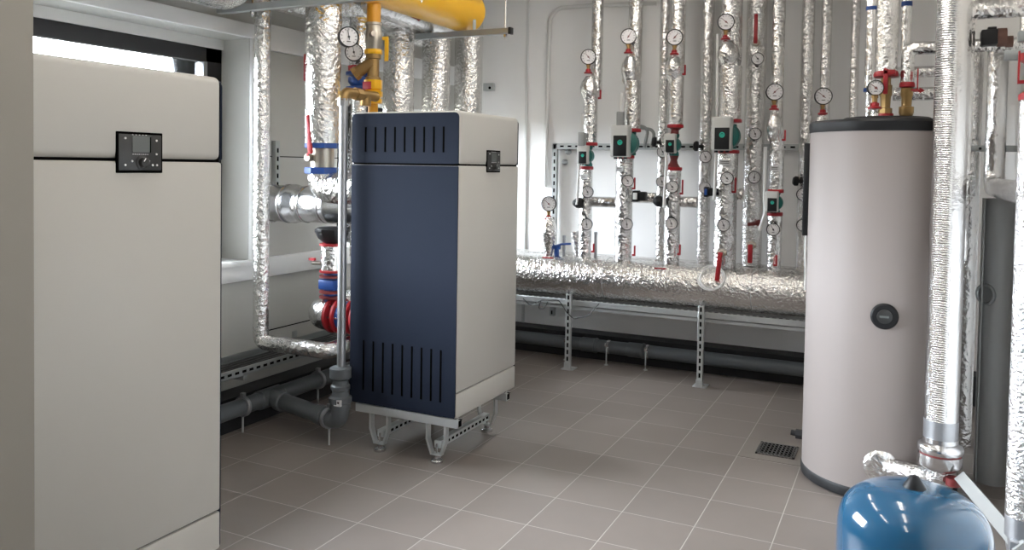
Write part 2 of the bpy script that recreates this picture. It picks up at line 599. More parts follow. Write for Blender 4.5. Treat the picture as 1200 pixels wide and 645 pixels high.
    # foot frame: two perforated cross rails, two long rails, four feet
    for yy in (y0 + .0, y1 - .14):
        mb = MB()
        mb.box(BX0 + .045, BX1 + .012, yy, yy + .045, .208, .254, 0, bevel=.002, seg=1)
        for k in range(22):
            x = BX0 + .07 + k * .03
            mb.box(x, x + .018, yy + .012, yy + .030, .2535, .2548, 1)
        mb.box(BX1 + .011, BX1 + .0128, yy + .006, yy + .039, .214, .248, 1)
        part('cross_rail', mb, ['galv', 'gap'], t)
    for x in (-2.24, -2.61):
        mb = MB()
        mb.box(x - .02, x + .02, y0 + .03, y1 - .12, .075, .115, 0, bevel=.002, seg=1)
        for k in range(12): mb.box(x + .0195, x + .0206, y0 + .06 + k * .045, y0 + .085 + k * .045, .088, .102, 1)
        part('long_rail', mb, ['galv', 'gap'], t)
        for yy in (y0 + .008, y1 - .132):
            mb = MB()
            for s in (-1, 1):
                mb.prism([(-.017, 0), (.017, 0), (.017, .17), (-.017, .17)] if False else [(s * .062, .212), (s * .062, .12), (s * .034, .045), (s * .024, .045), (s * .05, .125), (s * .05, .212)],
                         (x, yy + .002, 0), (1, 0, 0), (0, 0, 1), (0, 1, 0), .034)
            mb.box(x - .034, x + .034, yy + .002, yy + .036, .040, .048)
            leg = part('leg', mb, 'galv', t)
            part('foot', MB().lathe((x, yy + .019, 0), (0, 0, 1), [(.034, 0), (.034, .012), (.028, .018), (.014, .022), (.014, .036), (.006, .038), (.006, .10)], 0, 18), 'steel', leg)
    return t
boiler(3.705, 'white boiler with anthracite slotted side, standing behind, full side in view')
boiler(2.073 - BW, 'white boiler close in front, cut off at the left by the beige wall')

# ------------------------------------------------------------------ hot water tank
tx, ty, trr = -.11, 4.62, .368
t = thing('hot_water_tank', 'tall white cylindrical water tank with black lid beside the floor drain', 'tank', (tx, ty, 0))
part('jacket', MB().lathe((tx, ty, .05), (0, 0, 1), [(trr, 0), (trr, 1.748)], 0, 96), 'tank', t)
part('lid', MB().lathe((tx, ty, 1.795), (0, 0, 1), [(trr + .004, 0), (trr + .006, .004), (trr + .006, .046), (trr - .004, .058), (.22, .068), (.20, .080), (.05, .084)], 0, 96), 'black', t)
part('base_ring', MB().lathe((tx, ty, 0), (0, 0, 1), [(trr - .01, 0), (trr + .004, .006), (trr + .006, .045), (trr, .055)], 0, 96), 'black', t)
c = W(1036, 369, 4.3)
n = V(c.x - tx, c.y - ty, 0).normalized()
c = V(tx, ty, c.z) + n * trr
kn = part('thermometer_well', MB().lathe(c, n, [(.062, -.004), (.062, .006), (.055, .014), (.030, .016)], 0, 32), 'black', t)
part('thermometer_face', MB().lathe(c + n * .015, n, [(.034, 0), (.034, .008), (.029, .010)], 0, 24).box(c.x - .02, c.x + .02, c.y - .0275, c.y - .0255, c.z - .004, c.z + .006, 1), ['panel', 'lcd'], kn)
mb = MB().box(-.508, -.470, 4.60, 4.70, 1.25, 1.745, 0, bevel=.006)
for k in range(24): mb.box(-.510, -.507, 4.61, 4.69, 1.275 + k * .019, 1.282 + k * .019)
part('terminal_cover', mb, 'black', t)
part('cable', MB().tube([(-.49, 4.65, 1.26), (-.492, 4.65, 1.15), (-.488, 4.66, 1.02), (-.49, 4.66, .95)], .006, .05, seg=8), 'white', t)
c = W(943, 510, 4.62)
mb = MB()
mb.cyl((tx - trr + .01, ty, c.z), (tx - trr - .035, ty, c.z), .026, 0, 6).cyl((tx - trr - .03, ty, c.z), (tx - trr - .06, ty, c.z + .004), .015, 0, 10)
part('drain_tap', mb, 'plinth', t)

# fittings and pipes over the tank
e1 = W(1040, 60, 4.7)
e1.x = -.122
t = thing('insulated_pipe', 'wide foil pipe rising from the lid of the white tank, red collar', 'pipe', (e1.x, 4.7, 1.88), 'foil pipes at the tank')
part('foil_jacket', MB().tube([(e1.x, 4.7, 2.115), (e1.x, 4.7, ZC)], .054, 0, jit=.02), 'foil', t)
part('collar', MB().lathe((e1.x, 4.7, 2.09), (0, 0, 1), [(.05, 0), (.061, .005), (.061, .02), (.056, .032)], 0), 'red', t)
v = part('ball_valve', MB().lathe((e1.x, 4.7, 1.90), (0, 0, 1), [(.034, 0), (.034, .03), (.024, .034), (.026, .09), (.031, .10), (.031, .15), (.024, .155), (.024, .2)], 0, 8)
         .lathe((e1.x, 4.7, 1.878), (0, 0, 1), [(.042, 0), (.040, .025)], 1, 24), ['brass', 'red'], t)
part('lever', MB().box(e1.x - .012, e1.x + .012, 4.632, 4.642, 2.00, 2.13, 0, bevel=.004).box(e1.x - .012, e1.x + .045, 4.632, 4.66, 2.10, 2.125, 0, bevel=.004), 'red', v)
e2x = -.022
t = thing('insulated_pipe', 'narrow foil pipe from the tank lid, bending right over the tank', 'pipe', (e2x, 4.7, 1.88), 'foil pipes at the tank')
zh = W(1090, 56, 4.7).z
part('foil_jacket', MB().tube([(e2x, 4.7, 2.06), (e2x, 4.7, zh), (.50, 4.7, zh), (.50, 4.7, ZC)], .033, .04, jit=.02), 'foil', t)
part('collar', MB().lathe((e2x, 4.7, 2.035), (0, 0, 1), [(.03, 0), (.037, .005), (.037, .018), (.034, .028)], 0), 'red', t)
v = part('ball_valve', MB().lathe((e2x, 4.7, 1.876), (0, 0, 1), [(.045, 0), (.03, .012), (.036, .03), (.036, .06), (.024, .064), (.026, .11), (.03, .12), (.03, .155), (.022, .16)], 0, 10), 'brass', t)
part('lever', MB().box(e2x + .045, e2x + .052, 4.66, 4.68, 2.02, 2.13, 0, bevel=.002).box(e2x + .02, e2x + .052, 4.66, 4.68, 2.015, 2.025, 0), 'red', v)
# thin back pipe beside it with blue bands
x = W(1062, 30, 5.0).x
t = thing('insulated_pipe', 'slim foil pipe with blue bands behind the wide pipe over the tank', 'pipe', (x, 5.0, 2.3), 'foil pipes at the tank')
part('foil_jacket', MB().tube([(x, 5.0, zh + .02), (x, 5.0, ZC)], .025, jit=.02), 'foil2', t)
part('band', MB().cyl((x, 5.0, 2.51), (x, 5.0, 2.535), .028), 'blue', t)
x = W(1019, 40, 5.0).x
t = thing('insulated_pipe', 'foil pipe mostly hidden left behind the wide tank pipe', 'pipe', (x + .01, 5.0, 2.), 'foil pipes at the tank')
part('foil_jacket', MB().tube([(x + .01, 5.0, 2.06), (x + .01, 5.0, ZC)], .03, jit=.02), 'foil2', t)
part('band', MB().cyl((x + .01, 5.0, 2.045), (x + .01, 5.0, 2.065), .034), 'blue', t)
part('band', MB().cyl((x + .01, 5.0, 2.50), (x + .01, 5.0, 2.52), .033), 'blue', t)
part('stem', MB().cyl((x + .01, 5.0, 1.2), (x + .01, 5.0, 2.05), .022), 'foil2', t)
for (y, r, l) in ((82, .034, 'upper of two foil pipes crossing behind the tank top'), (108, .040, 'lower of two foil pipes crossing behind the tank top, red arrow')):
    z = W(1070, y, 5.3).z
    mb = MB().tube([(-.10, 5.42, z), (.34, 5.42, z)], r, jit=.02)
    t = thing('insulated_pipe', l, 'pipe', (.1, 5.42, z), 'foil pipes at the tank')
    part('foil_jacket', mb, 'foil', t)
    if y == 108:
        c = W(1073, 106, 5.37)
        part('flow_arrow', MB().prism([(-.03, -.007), (.02, -.007), (.02, -.018), (.048, 0), (.02, .018), (.02, .007), (-.03, .007)], (c.x, 5.379, c.z), (1, 0, 0), (0, 0, 1), (0, 1, 0), .003), 'red', t)

# ------------------------------------------------------------------ pipes on the right
ax, ay = .164, 4.2
t = thing('insulated_pipe', 'thick creased foil pipe in front of the white tank, steel collar at its foot', 'pipe', (ax, ay, .2), 'foil pipes on the right')
mb = MB().tube([(ax, ay, .465), (ax, ay, ZC)], .072, 0, jit=.008, step=.06, seg=36)
o = part('foil_jacket', mb, 'ribs', t)
part('bottom_sleeve', MB().cyl((ax, ay, .375), (ax, ay, .468), .0725, seg=36), 'conduit', t)
part('collar', MB().lathe((ax, ay, .238), (0, 0, 1), [(.065, 0), (.084, .012), (.093, .024), (.093, .071), (.093, .072), (.080, .073), (.080, .080), (.093, .081), (.097, .091), (.097, .104), (.090, .118), (.0745, .127), (.0745, .148)], 0, 40), 'steel', t)
part('gasket', MB().cyl((ax, ay, .308), (ax, ay, .320), .087, seg=40), 'darkred', t)
tb = thing('foil_branch', 'crumpled foil branch pipe from the foot of the creased pipe into the white tank', 'pipe', (.03, 4.1, .15))
part('foil_jacket', MB().tube([(ax - .005, ay, .25), (ax - .005, ay, .185), (-.06, 4.262, .185)], .050, .045, jit=.05, step=.03), 'foilf', tb)
part('rosette', MB().lathe((-.082, 4.256, .185), (-.076, 1, 0), [(.080, .0), (.07, -.012), (.05, -.018)], 0, 28), 'foil', tb)
zbr = W(1155, 11, 4.24).z
part('branch', MB().tube([(ax + .045, ay + .04, 1.2), (ax + .045, ay + .04, zbr), (.50, ay + .04, zbr)], .042, .05, jit=.02), 'foil', t)
part('red_flange', MB().lathe((ax + .055, ay - .04, .185), (0, 0, 1), [(.032, 0), (.032, .035)], 0), 'darkred', t)
cx, cyy = .405, 3.4
hz = W(1170, 223, 4.5).z
t = thing('insulated_pipe', 'foil pipe at the right picture edge with red valve up high', 'pipe', (cx, cyy, .2), 'foil pipes on the right')
part('foil_jacket', MB().tube([(cx, cyy, .37), (cx, cyy, 1.86)], .060, 0, jit=.01, seg=32), 'foilf', t)
part('bottom_sleeve', MB().cyl((cx, cyy, .30), (cx, cyy, .375), .0605, seg=32), 'conduit', t)
part('upper_jacket', MB().tube([(cx, cyy, 2.03), (cx, cyy, ZC)], .052, 0, jit=.02), 'foil', t)
v = part('valve', MB().lathe((cx, cyy, 1.86), (0, 0, 1), [(.064, 0), (.064, .02), (.05, .03), (.026, .04), (.024, .07), (.03, .08), (.03, .10), (.024, .11), (.05, .13), (.064, .14), (.064, .165), (.05, .17)], 0, 20), 'red', t)
part('lever', MB().box(cx - .072, cx - .066, cyy - .05, cyy - .034, 1.92, 2.03, 0, bevel=.002).box(cx - .072, cx - .03, cyy - .05, cyy - .034, 1.915, 1.927), 'red', v)
solo('square_duct', MB().tube([(ax + .09, ay - .09, .235), (cx - .005, cyy - .085, .278)], .036, seg=4), 'pvcl', 'pale grey square trunk slanting behind the blue vessel to the right pipe foot', 'trunk', (.28, 3.6, .31))
part('foot_block', MB().box(cx - .05, cx + .10, cyy - .075, cyy + .05, .235, .302, bevel=.006), 'conduit', t)
part('foot_stand', MB().cyl((cx, cyy, 0), (cx, cyy, .24), .02).lathe((cx, cyy, 0), (0, 0, 1), [(.06, 0), (.06, .008)], 0), 'galv', t)
# pipe along the wall with the bend into the second rear pipe
t = thing('insulated_pipe', 'foil pipe running level along the right wall, bending up behind the tank', 'pipe', (.425, 5.3, hz), 'foil pipes on the right')
part('foil_jacket', MB().tube([(.43, 5.3, ZC), (.43, 5.3, hz), (.43, 3.47, hz)], .052, .09, jit=.012), 'foil2', t)
t = thing('insulated_pipe', 'foil pipe standing at the right edge of the tank, floor to ceiling', 'pipe', (.32, 5.42, 0), 'foil pipes on the right')
part('foil_jacket', MB().tube([(.315, 5.42, 0), (.315, 5.42, ZC)], .055, 0, jit=.012), 'foil', t)
z = W(1160, 174, 5.3).z
b = MB().box(.26, XR, 5.345, 5.36, z - .018, z + .018, 0, bevel=.002).box(XR - .012, XR, 5.32, 5.385, z - .045, z + .045, 0, bevel=.003)
for x in (.30, .36, .42, .48): b.cyl((x, 5.342, z), (x, 5.347, z), .008, 1, 10)
solo('pipe_bracket', b, ['galvd', 'black'], 'flat steel bracket holding the rear pipes to the right wall', 'bracket', (.41, 5.35, z))
# plastic duct behind
t = thing('plastic_duct', 'pale grey plastic duct standing under the level foil pipe, oval hatch', 'duct', (.42, 4.86, 0))
part('shell', MB().cyl((.425, 4.86, 0), (.425, 4.86, 1.47), .078, seg=40).box(.35, .357, 4.80, 4.93, 0, 1.47), 'pvcl', t)
c = W(1154, 345, 4.8)
part('oval_hatch', MB().lathe((.37, 4.80, c.z), (-.68, -.73, 0), [(.055, -.006), (.055, .006), (.046, .010), (.04, .004)], 0, 28), 'grey', t)
# top right corner pieces
z = W(1180, 66, 3.9).z
solo('support_rail', MB().box(.335, XR, 3.86, 3.90, z - .02, z + .02, 0, bevel=.003), 'grey', 'lower grey support rail on the right wall, under the black actuator', 'rail', (.5, 3.9, z))
z = W(1188, 43, 3.3).z
solo('support_rail', MB().box(.325, XR, 3.29, 3.33, z - .018, z + .018, 0, bevel=.003), 'grey', 'upper grey support rail across the foil pipe at the right edge', 'rail', (.5, 3.31, z))
z0, z1 = W(1160, 54, 5.0).z, W(1160, 16, 5.0).z
xa = W(1139, 30, 5.0).x
solo('wall_box', MB().box(xa, XR, 5.0, 5.2, z0, z1, 0, bevel=.035, seg=4), 'white', 'white rounded box high up behind the right pipes', 'box', (.4, 5.1, z0))
z0, z1 = W(1160, 52, 4.2).z, W(1160, 34, 4.2).z
xa, xb = W(1150, 43, 4.2).x, W(1170, 43, 4.2).x
t = thing('valve_actuator', 'black valve motor with brown fitting in the top right corner', 'actuator', (xa, 4.2, z0))
part('motor', MB().box(xa, xb, 4.2, 4.28, z0, z1, 0, bevel=.006).box(xa + .025, xa + .06, 4.21, 4.27, z1 - .002, z1 + .012, 0, bevel=.003), 'black', t)
part('fitting', MB().cyl((xb - .002, 4.24, (z0 + z1) / 2), (xb + .035, 4.24, (z0 + z1) / 2), .042, 0, 12).cyl((xb + .03, 4.24, (z0 + z1) / 2 - .02), (xb + .06, 4.24, (z0 + z1) / 2 - .02), .026, 0, 10), 'brown', t)
zq = W(1150, 62, 4.3).z

# ------------------------------------------------------------------ expansion vessel
vx, vy, vr, vz = .041, 2.75, .2165, .640
t = thing('expansion_vessel', 'glossy blue expansion vessel with black top cap in the lower right corner', 'vessel', (vx, vy, 0))
prof = [(.12, .0), (.14, .02), (.20, .09), (vr, .16)]
prof.append((vr, vz - .165))
n_ = 16
for k in range(1, n_ + 1):
    a = PI / 2 * k / n_
    ex = 2 / 2.8
    prof.append((max(vr * (math.cos(a) ** ex if math.cos(a) > 1e-6 else 0), .0005), vz - .165 + .165 * math.sin(a) ** ex))
part('shell', MB().lathe((vx, vy, 0), (0, 0, 1), prof, 0, 96), 'vessel', t)
part('valve_cap', MB().lathe((vx, vy, vz - .006), (0, 0, 1), [(.034, 0), (.033, .006), (.014, .036), (.010, .040), (.002, .041)], 0, 24), 'black', t)

# ------------------------------------------------------------------ floor drain
t = thing('floor_drain', 'steel floor drain grate in the tiles beside the white tank', 'drain', (-.64, 4.79, 0))
part('surround', MB().box(-.816, -.482, 4.605, 4.938 + .03, -.01, .0025), 'stone', t)
gx0, gx1, gy0, gy1 = W(886, 530, 4.7).x, W(936, 532, 4.7).x, 4.69, 4.90
gx0, gx1 = -.735, -.525
mb = MB().box(gx0, gx1, gy0, gy1, .002, .004, 1)
fw = .012
mb.box(gx0, gx1, gy0, gy0 + fw, .003, .009).box(gx0, gx1, gy1 - fw, gy1, .003, .009).box(gx0, gx0 + fw, gy0, gy1, .003, .009).box(gx1 - fw, gx1, gy0, gy1, .003, .009)
for k in range(1, 10): mb.box(gx0 + (gx1 - gx0) * k / 10 - .004, gx0 + (gx1 - gx0) * k / 10 + .004, gy0, gy1, .003, .0075)
for k in range(1, 6): mb.box(gx0, gx1, gy0 + (gy1 - gy0) * k / 6 - .004, gy0 + (gy1 - gy0) * k / 6 + .004, .003, .0075)
part('grate', mb, ['steel', 'gap'], t)

# ------------------------------------------------------------------ header pipes and their support
HY, HR, HZ = 6.08, .165, .720
H2Y, H2R, H2Z = 6.375, .105, .775
t = thing('header_pipe', 'thick foil wrapped header pipe lying across the back wall, front one', 'pipe', (-1.6, HY, HZ - HR))
part('foil_jacket', MB().tube([(-3.2, HY, HZ), (-.35, HY, HZ)], HR, 0, jit=.006, step=.07, seg=48), 'foilh', t)
mb = MB()
for px in (705, 880):
    x = W(px, 330, HY - HR).x
    mb.lathe((x - .0015, HY, HZ), (1, 0, 0), [(HR + .001, 0), (HR + .0015, .003)], 0, 48)
part('seam', mb, 'galvd', t)
def arrow_on(x0, y_px, L, d):
    a = None
    pts = [(-.5, -.16), (.2, -.16), (.2, -.4), (.5, 0), (.2, .4), (.2, .16), (-.5, .16)]
    c = W(x0, y_px, HY - HR * .7)
    best = min((abs((W(x0, y_px, HY - HR * math.cos(k * .01)).z) - (HZ + HR * math.sin(k * .01))), k * .01) for k in range(0, 150))[1]
    mb = MB()
    vs = []
    for (p, q) in pts:
        th = best + q * .02 / HR
        vs.append((c.x + p * L, th))
    f1 = [mb.bm.verts.new((x, HY - (HR + .0035) * math.cos(th), HZ + (HR + .0035) * math.sin(th))) for x, th in vs]
    mb.face(f1)
    f2 = [mb.bm.verts.new((x, HY - (HR - .004) * math.cos(th), HZ + (HR - .004) * math.sin(th))) for x, th in vs]
    mb.face(f2[::-1])
    for i in range(7): mb.face((f1[i], f1[(i + 1) % 7], f2[(i + 1) % 7], f2[i]))
    part('flow_arrow', mb, 'red', t)
arrow_on(640, 302, .10, 1)
arrow_on(774, 315, .10, 1)
t = thing('header_pipe', 'second foil header pipe behind the front one, against the back wall', 'pipe', (-1.6, H2Y, H2Z - H2R))
part('foil_jacket', MB().tube([(-3.2, H2Y, H2Z), (-.4, H2Y, H2Z)], H2R, 0, jit=.01, seg=32), 'foil', t)

t = thing('pipe_stand', 'slotted galvanised steel frame carrying the header pipes off the floor', 'frame', (-1.85, 6.0, 0))
def slotted(mb, x0, x1, y0, y1, z0, z1, n, face):
    mb.box(x0, x1, y0, y1, z0, z1, 0, bevel=.002, seg=1)
    for k in range(n):
        if face == 'v':
            zc = z0 + (z1 - z0) * (k + .5) / n
            xc = (x0 + x1) / 2
            mb.box(xc - .007, xc + .007, y0 - .001, y0 + .002, zc - .017, zc + .017, 1)
        else:
            xc = x0 + (x1 - x0) * (k + .5) / n
            L = (x1 - x0) / n * .28
            mb.box(xc - L, xc + L, y0 + .010, y0 + .026, z1 - .002, z1 + .001, 1)
for px, py in ((666, 431), (821, 454)):
    xx = W(px, (py + 340) / 2, 5.93).x
    mb = MB()
    slotted(mb, xx - .021, xx + .021, 5.920, 5.955, .008, .60, 11, 'v')
    p = part('post', mb, ['galv', 'gap'], t)
    part('base_plate', MB().box(xx - .05, xx + .05, 5.91, 6.02, 0, .008, bevel=.002).cyl((xx + .036, 5.93, .006), (xx + .036, 5.93, .022), .009, 0, 6).box(xx - .024, xx + .024, 5.910, 5.919, .004, .06, 0), 'galv', p)
    part('bolt', MB().cyl((xx, 5.932, .60), (xx, 5.932, .632), .008, 0, 10).cyl((xx, 5.932, .60), (xx, 5.932, .613), .014, 0, 6), 'steel', p)
zr = W(780, 362, 6.0).z
mb = MB()
slotted(mb, -3.2, -.40, 5.957, 5.997, zr - .035, HZ - HR - .004, 62, 'h')
mb.box(-3.2, -.40, 5.97, 6.01, zr - .068, zr - .042, 0, bevel=.002, seg=1)
part('front_rail', mb, ['galv', 'gap'], t)
mb = MB()
slotted(mb, -3.2, -.40, 6.28, 6.32, zr - .04, zr + .01, 62, 'h')
part('rear_rail', mb, ['galvd', 'gap'], t)
for x in (-3.15, -.5): part('cross_rail', MB().box(x - .02, x + .02, 5.96, YB, zr - .09, zr - .05, bevel=.002), 'galvd', t)
mb = MB()
pts = [W(q[0], q[1], 5.90) for q in ((613, 350), (622, 359), (634, 352), (655, 352), (664, 366), (672, 374), (690, 370), (702, 356))]
mb.tube(pts, .004, .04, seg=6)
mb.tube([W(634, 352, 5.90), W(631, 362, 5.90), W(637, 362, 5.90), W(642, 354, 5.90)], .004, .01, seg=6)
solo('hanging_cable', mb, 'cable', 'thin black cable looping below the header pipe at the left post', 'cable', pts[0])

# grey drain pipe on the floor along the back wall
t = thing('drain_pipe', 'grey plastic drain pipe along the floor at the back wall', 'pipe', (-1.7, 6.27, .14))
mb = MB().cyl((-3.35, 6.285, .135), (.2, 6.285, .135), .052)
for px in (690, 745): 
    x = W(px, 410, 6.28).x
    mb.lathe((x - .07, 6.285, .135), (1, 0, 0), [(.052, 0), (.058, .01), (.058, .12), (.062, .125), (.062, .14), (.052, .15)], 0, 24)
part('pipe', mb, 'pvc', t)
for px in (663, 711, 757):
    x = W(px, 410, 6.23).x
    c_ = part('clamp', MB().lathe((x - .012, 6.285, .135), (1, 0, 0), [(.0545, 0), (.056, .002), (.056, .022), (.0545, .024)], 0, 24).box(x - .014, x + .014, 6.214, 6.232, .15, .178, 0, bevel=.003), 'steel', t)
    part('rod', MB().cyl((x, 6.222, 0), (x, 6.222, .16), .005, 0, 8).cyl((x, 6.222, 0), (x, 6.222, .006), .018, 0, 12), 'galv', c_)

# ------------------------------------------------------------------ gauges
def make_gauge(R, label, kind):
    t = thing('pressure_gauge' if kind == 'm' else 'thermometer', label, 'gauge', (0, 0, 0), None, 0, True)
    # local: dial faces -Y; origin at the foot of the stem (m) or the pipe end of the stem (t)
    o = V(0, 0, R + .062) if kind == 'm' else V(0, -.045, 0)
    mb = MB().lathe(o + V(0, .028, 0), (0, -1, 0), [(R * .9, 0), (R, .004), (R, .026), (R * 1.02, .030), (R * 1.02, .036), (R * .92, .038), (R * .90, .027)], 0, 36)
    part('case', mb, 'black' if kind == 't' else 'needle', t)
    part('dial', MB().lathe(o + V(0, -.002, 0), (0, -1, 0), [(R * .91, 0), (R * .91, .003)], 0, 32), 'dial', t)
    mk_ = MB()
    for k in range(11):
        a = math.radians(225 - 27 * k)
        c = o + V(math.cos(a) * R * .74, -.0062, math.sin(a) * R * .74)
        rot = Matrix.Rotation(-a, 3, 'Y')
        mk_.box(c.x - R * .09, c.x + R * .09, c.y - .0008, c.y + .0008, c.z - R * .022, c.z + R * .022, 0, rot=rot)
    mk_.box(-R * .2, R * .2, o.y - .007, o.y - .0055, o.z - R * .5, o.z - R * .42)
    part('scale_marks', mk_, 'ink', t)
    nb = MB().prism([(-R * .3, -.0022), (R * .68, -.0012), (R * .68, .0012), (-R * .3, .0022)], (0, 0, 0), (1, 0, 0), (0, 0, 1), (0, -1, 0), .002)
    nb.lathe((0, 0, 0), (0, -1, 0), [(.0065, 0), (.0065, .003)], 0, 12)
    q = part('needle', nb, 'needle' if kind == 't' else 'darkred', t)
    q.location = o + V(0, -.008, 0)
    if kind == 'm':
        part('stem', MB().cyl((0, .008, .028), (0, .008, .066), .013, 0, 6).cyl((0, .008, .05), (0, .008, .068), .017, 0, 6), 'brass', t)
        part('shutoff', MB().lathe((0, .008, 0), (0, 0, 1), [(.034, -.006), (.034, .003), (.018, .010), (.016, .026), (.012, .03)], 0, 16).cyl((-.02, .008, .018), (.02, .008, .018), .008, 0, 8), 'red', t)
    else:
        part('stem', MB().cyl((0, -.02, 0), (0, .005, 0), .011, 0, 12), 'bronze', t)
    return t
G = {}
def gauge(kind, loc, label, group, ang=40, rz=.25, R=None):
    R = R or (.060 if kind == 'm' else .0445)
    key = (kind, R)
    if key not in G:
        o = make_gauge(R, label, kind)
        G[key] = o
    else: o = copy_tree(G[key])
    o['label'] = label
    o['group'] = group
    o.location = loc
    o.rotation_euler = (0, 0, rz)
    for c in children(o):
        if c.name.startswith('needle'): c.rotation_euler = (0, math.radians(-ang), 0)
    return o

# ------------------------------------------------------------------ pumps
def make_pump(k, label, hh):
    t = thing('circulation_pump', label, 'pump', (0, 0, 0), None, 0, True)
    # local: pipe axis is Z through the origin, the electronics box faces -Y; height about .2*k
    part('housing', MB().lathe((0, 0, -hh), (0, 0, 1), [(.042 * k, 0), (.042 * k, .2 * hh), (.03 * k, .5 * hh), (.045 * k, .8 * hh), (.045 * k, 1.2 * hh), (.03 * k, 1.5 * hh), (.042 * k, 1.8 * hh), (.042 * k, 2 * hh)], 0, 24)
         .lathe((0, -.01 * k, 0), (0, -1, 0), [(.066 * k, 0), (.066 * k, .05 * k), (.05 * k, .06 * k)], 0, 28), 'teal', t)
    hd = part('control_box', MB().box(-.062 * k, .036 * k, -.125 * k, -.05 * k, -.075 * k, .095 * k, 0, bevel=.008 * k, seg=3), 'pumpgrey', t)
    part('display', MB().box(-.044 * k, .030 * k, -.1275 * k, -.123 * k, -.070 * k, .040 * k, 0, bevel=.003 * k), 'black', hd)
    part('logo', MB().torus((-.006 * k, -.128 * k, .003 * k), (0, 1, 0), .011 * k, .0035 * k, 0, 18, 6).box(-.012 * k, 0, -.130 * k, -.127 * k, -.003 * k, .007 * k), 'logo', hd)
    mb = MB()
    for x in (-.042, -.014, .014): mb.cyl((x * k, -.09 * k, -.085 * k), (x * k, -.09 * k, -.058 * k), .010 * k, 0, 10)
    part('cable_gland', mb, 'black', hd)
    return t
PUMP = {}
def pump(k, loc, label, hh):
    if k not in PUMP: o = PUMP[k] = make_pump(k, label, hh)
    else: o = copy_tree(PUMP[k])
    o['label'] = label
    o['group'] = 'circulation pumps on the risers'
    o.location = loc
    return o

# ------------------------------------------------------------------ risers
def pxm(p):                                   # pixels per metre at a point
    return FPX / ((Vector(p) - CAM).dot(f_))
def red_lever(parent, c, h=.085, s=1, out=.02):
    mb = MB().box(c.x - .006, c.x + .006, c.y - .016, c.y, c.z, c.z + h, 0, bevel=.003)
    mb.cyl((c.x - s * out, c.y - .004, c.z + .006), (c.x + s * .004, c.y - .004, c.z + .006), .008, 0, 10)
    part('valve_lever', mb, 'red', parent)
def zpx(px, y, Y): return W(px, y, Y).z
ZT = HZ + HR - .012
RG = 'foil risers above the header pipe'
def pod(parent, p, z0, z1, r):
    h = z1 - z0
    mb = MB().lathe((p.x, p.y, z0), (0, 0, 1), [(r * .62, 0), (r * .66, h * .1), (r * .9, h * .25), (r * 1.2, h * .45), (r * 1.25, h * .62), (r * 1.05, h * .8), (r * .7, h * .92), (r * .5, h)], 0, 24)
    for v in mb.bm.verts: v.co += V(random.uniform(-1, 1), random.uniform(-1, 1), 0) * r * .05
    part('air_vent_wrap', mb, 'foil', parent)

def riser(label, low, up=None, tall=None, podpx=None, pump_y=None, fl=None, Y=6.08, lev=(), z_low=None, pm=None):
    """low/up/tall: (px, at y, width in px)."""
    a = W(low[0], low[1], Y)
    t = thing('insulated_riser', label, 'pipe', (a.x, Y, ZT), RG)
    r = low[2] / 2 / pxm(a) * .97
    ztop = zpx(low[0], pump_y[1], Y) if pump_y else ZC
    part('foil_jacket', MB().tube([(a.x, Y, z_low or ZT), (a.x, Y, ztop)], r, 0, jit=.018), 'foil', t)
    if up:
        u = W(up[0], up[1], Y)
        z0 = zpx(up[0], pump_y[0], Y)
        z1 = zpx(up[0], up[3], Y)
        ru = up[2] / 2 / pxm(u) * .97
        part('foil_jacket', MB().tube([(u.x, Y, z0), (u.x, Y, z1)], ru, 0, jit=.018), 'foil', t)
        for (yy, xx, rr) in ((pump_y[0], u.x, ru), (pump_y[1], a.x, r)):
            zz = zpx(up[0], yy, Y)
            part('flange', MB().lathe((xx, Y, zz - .013), (0, 0, 1), [(rr * 1.04, 0), (rr * 1.10, .004), (rr * 1.10, .022), (rr * 1.04, .026)], 0, 24), 'red', t)
        za, zb = zpx(up[0], pump_y[1], Y) + .013, z0 - .013
        kk, hh, pz, px_, plab = pm
        if pz is None: pz, hh = (za + zb) / 2, (zb - za) / 2
        else:
            pz = zpx(up[0], pz, Y)
            for (c0, c1) in ((V(a.x, Y, za), V(px_ or (a.x + u.x) / 2, Y, pz - hh)), (V(px_ or (a.x + u.x) / 2, Y, pz + hh), V(u.x, Y, zb))):
                part('reducer', MB().lathe(c0, c1 - c0, [(r * .85, 0), (r * .5, (c1 - c0).length * .35), (r * .42, (c1 - c0).length * .6), (r * .6, (c1 - c0).length)] if c0.z < pz else [(r * .55, 0), (r * .5, (c1 - c0).length * .5), (r * .5, (c1 - c0).length * .7), (r * .8, (c1 - c0).length)], 0, 18), 'darkred', t)
        pump(kk, (px_ or (a.x + u.x) / 2, Y, pz), plab, hh)
    if tall:
        k = W(tall[0], tall[1], Y + .135)
        rt = tall[2] / 2 / pxm(k) * .97
        z0 = zpx(tall[0], tall[3], Y + .135)
        part('tall_jacket', MB().tube([(k.x, Y, z0 - .02), (k.x, Y + .135, z0), (k.x, Y + .135, ZC)], rt, .06, jit=.015), 'foil', t)
    if podpx:
        p = W(podpx[0], (podpx[1] + podpx[2]) / 2, Y - .015)
        pod(t, p, zpx(podpx[0], podpx[2], Y), zpx(podpx[0], podpx[1], Y), podpx[3] / 2 / pxm(p))
    for (lx, ly, lh) in lev: red_lever(t, W(lx, ly, Y - .06), lh)
    return t, a

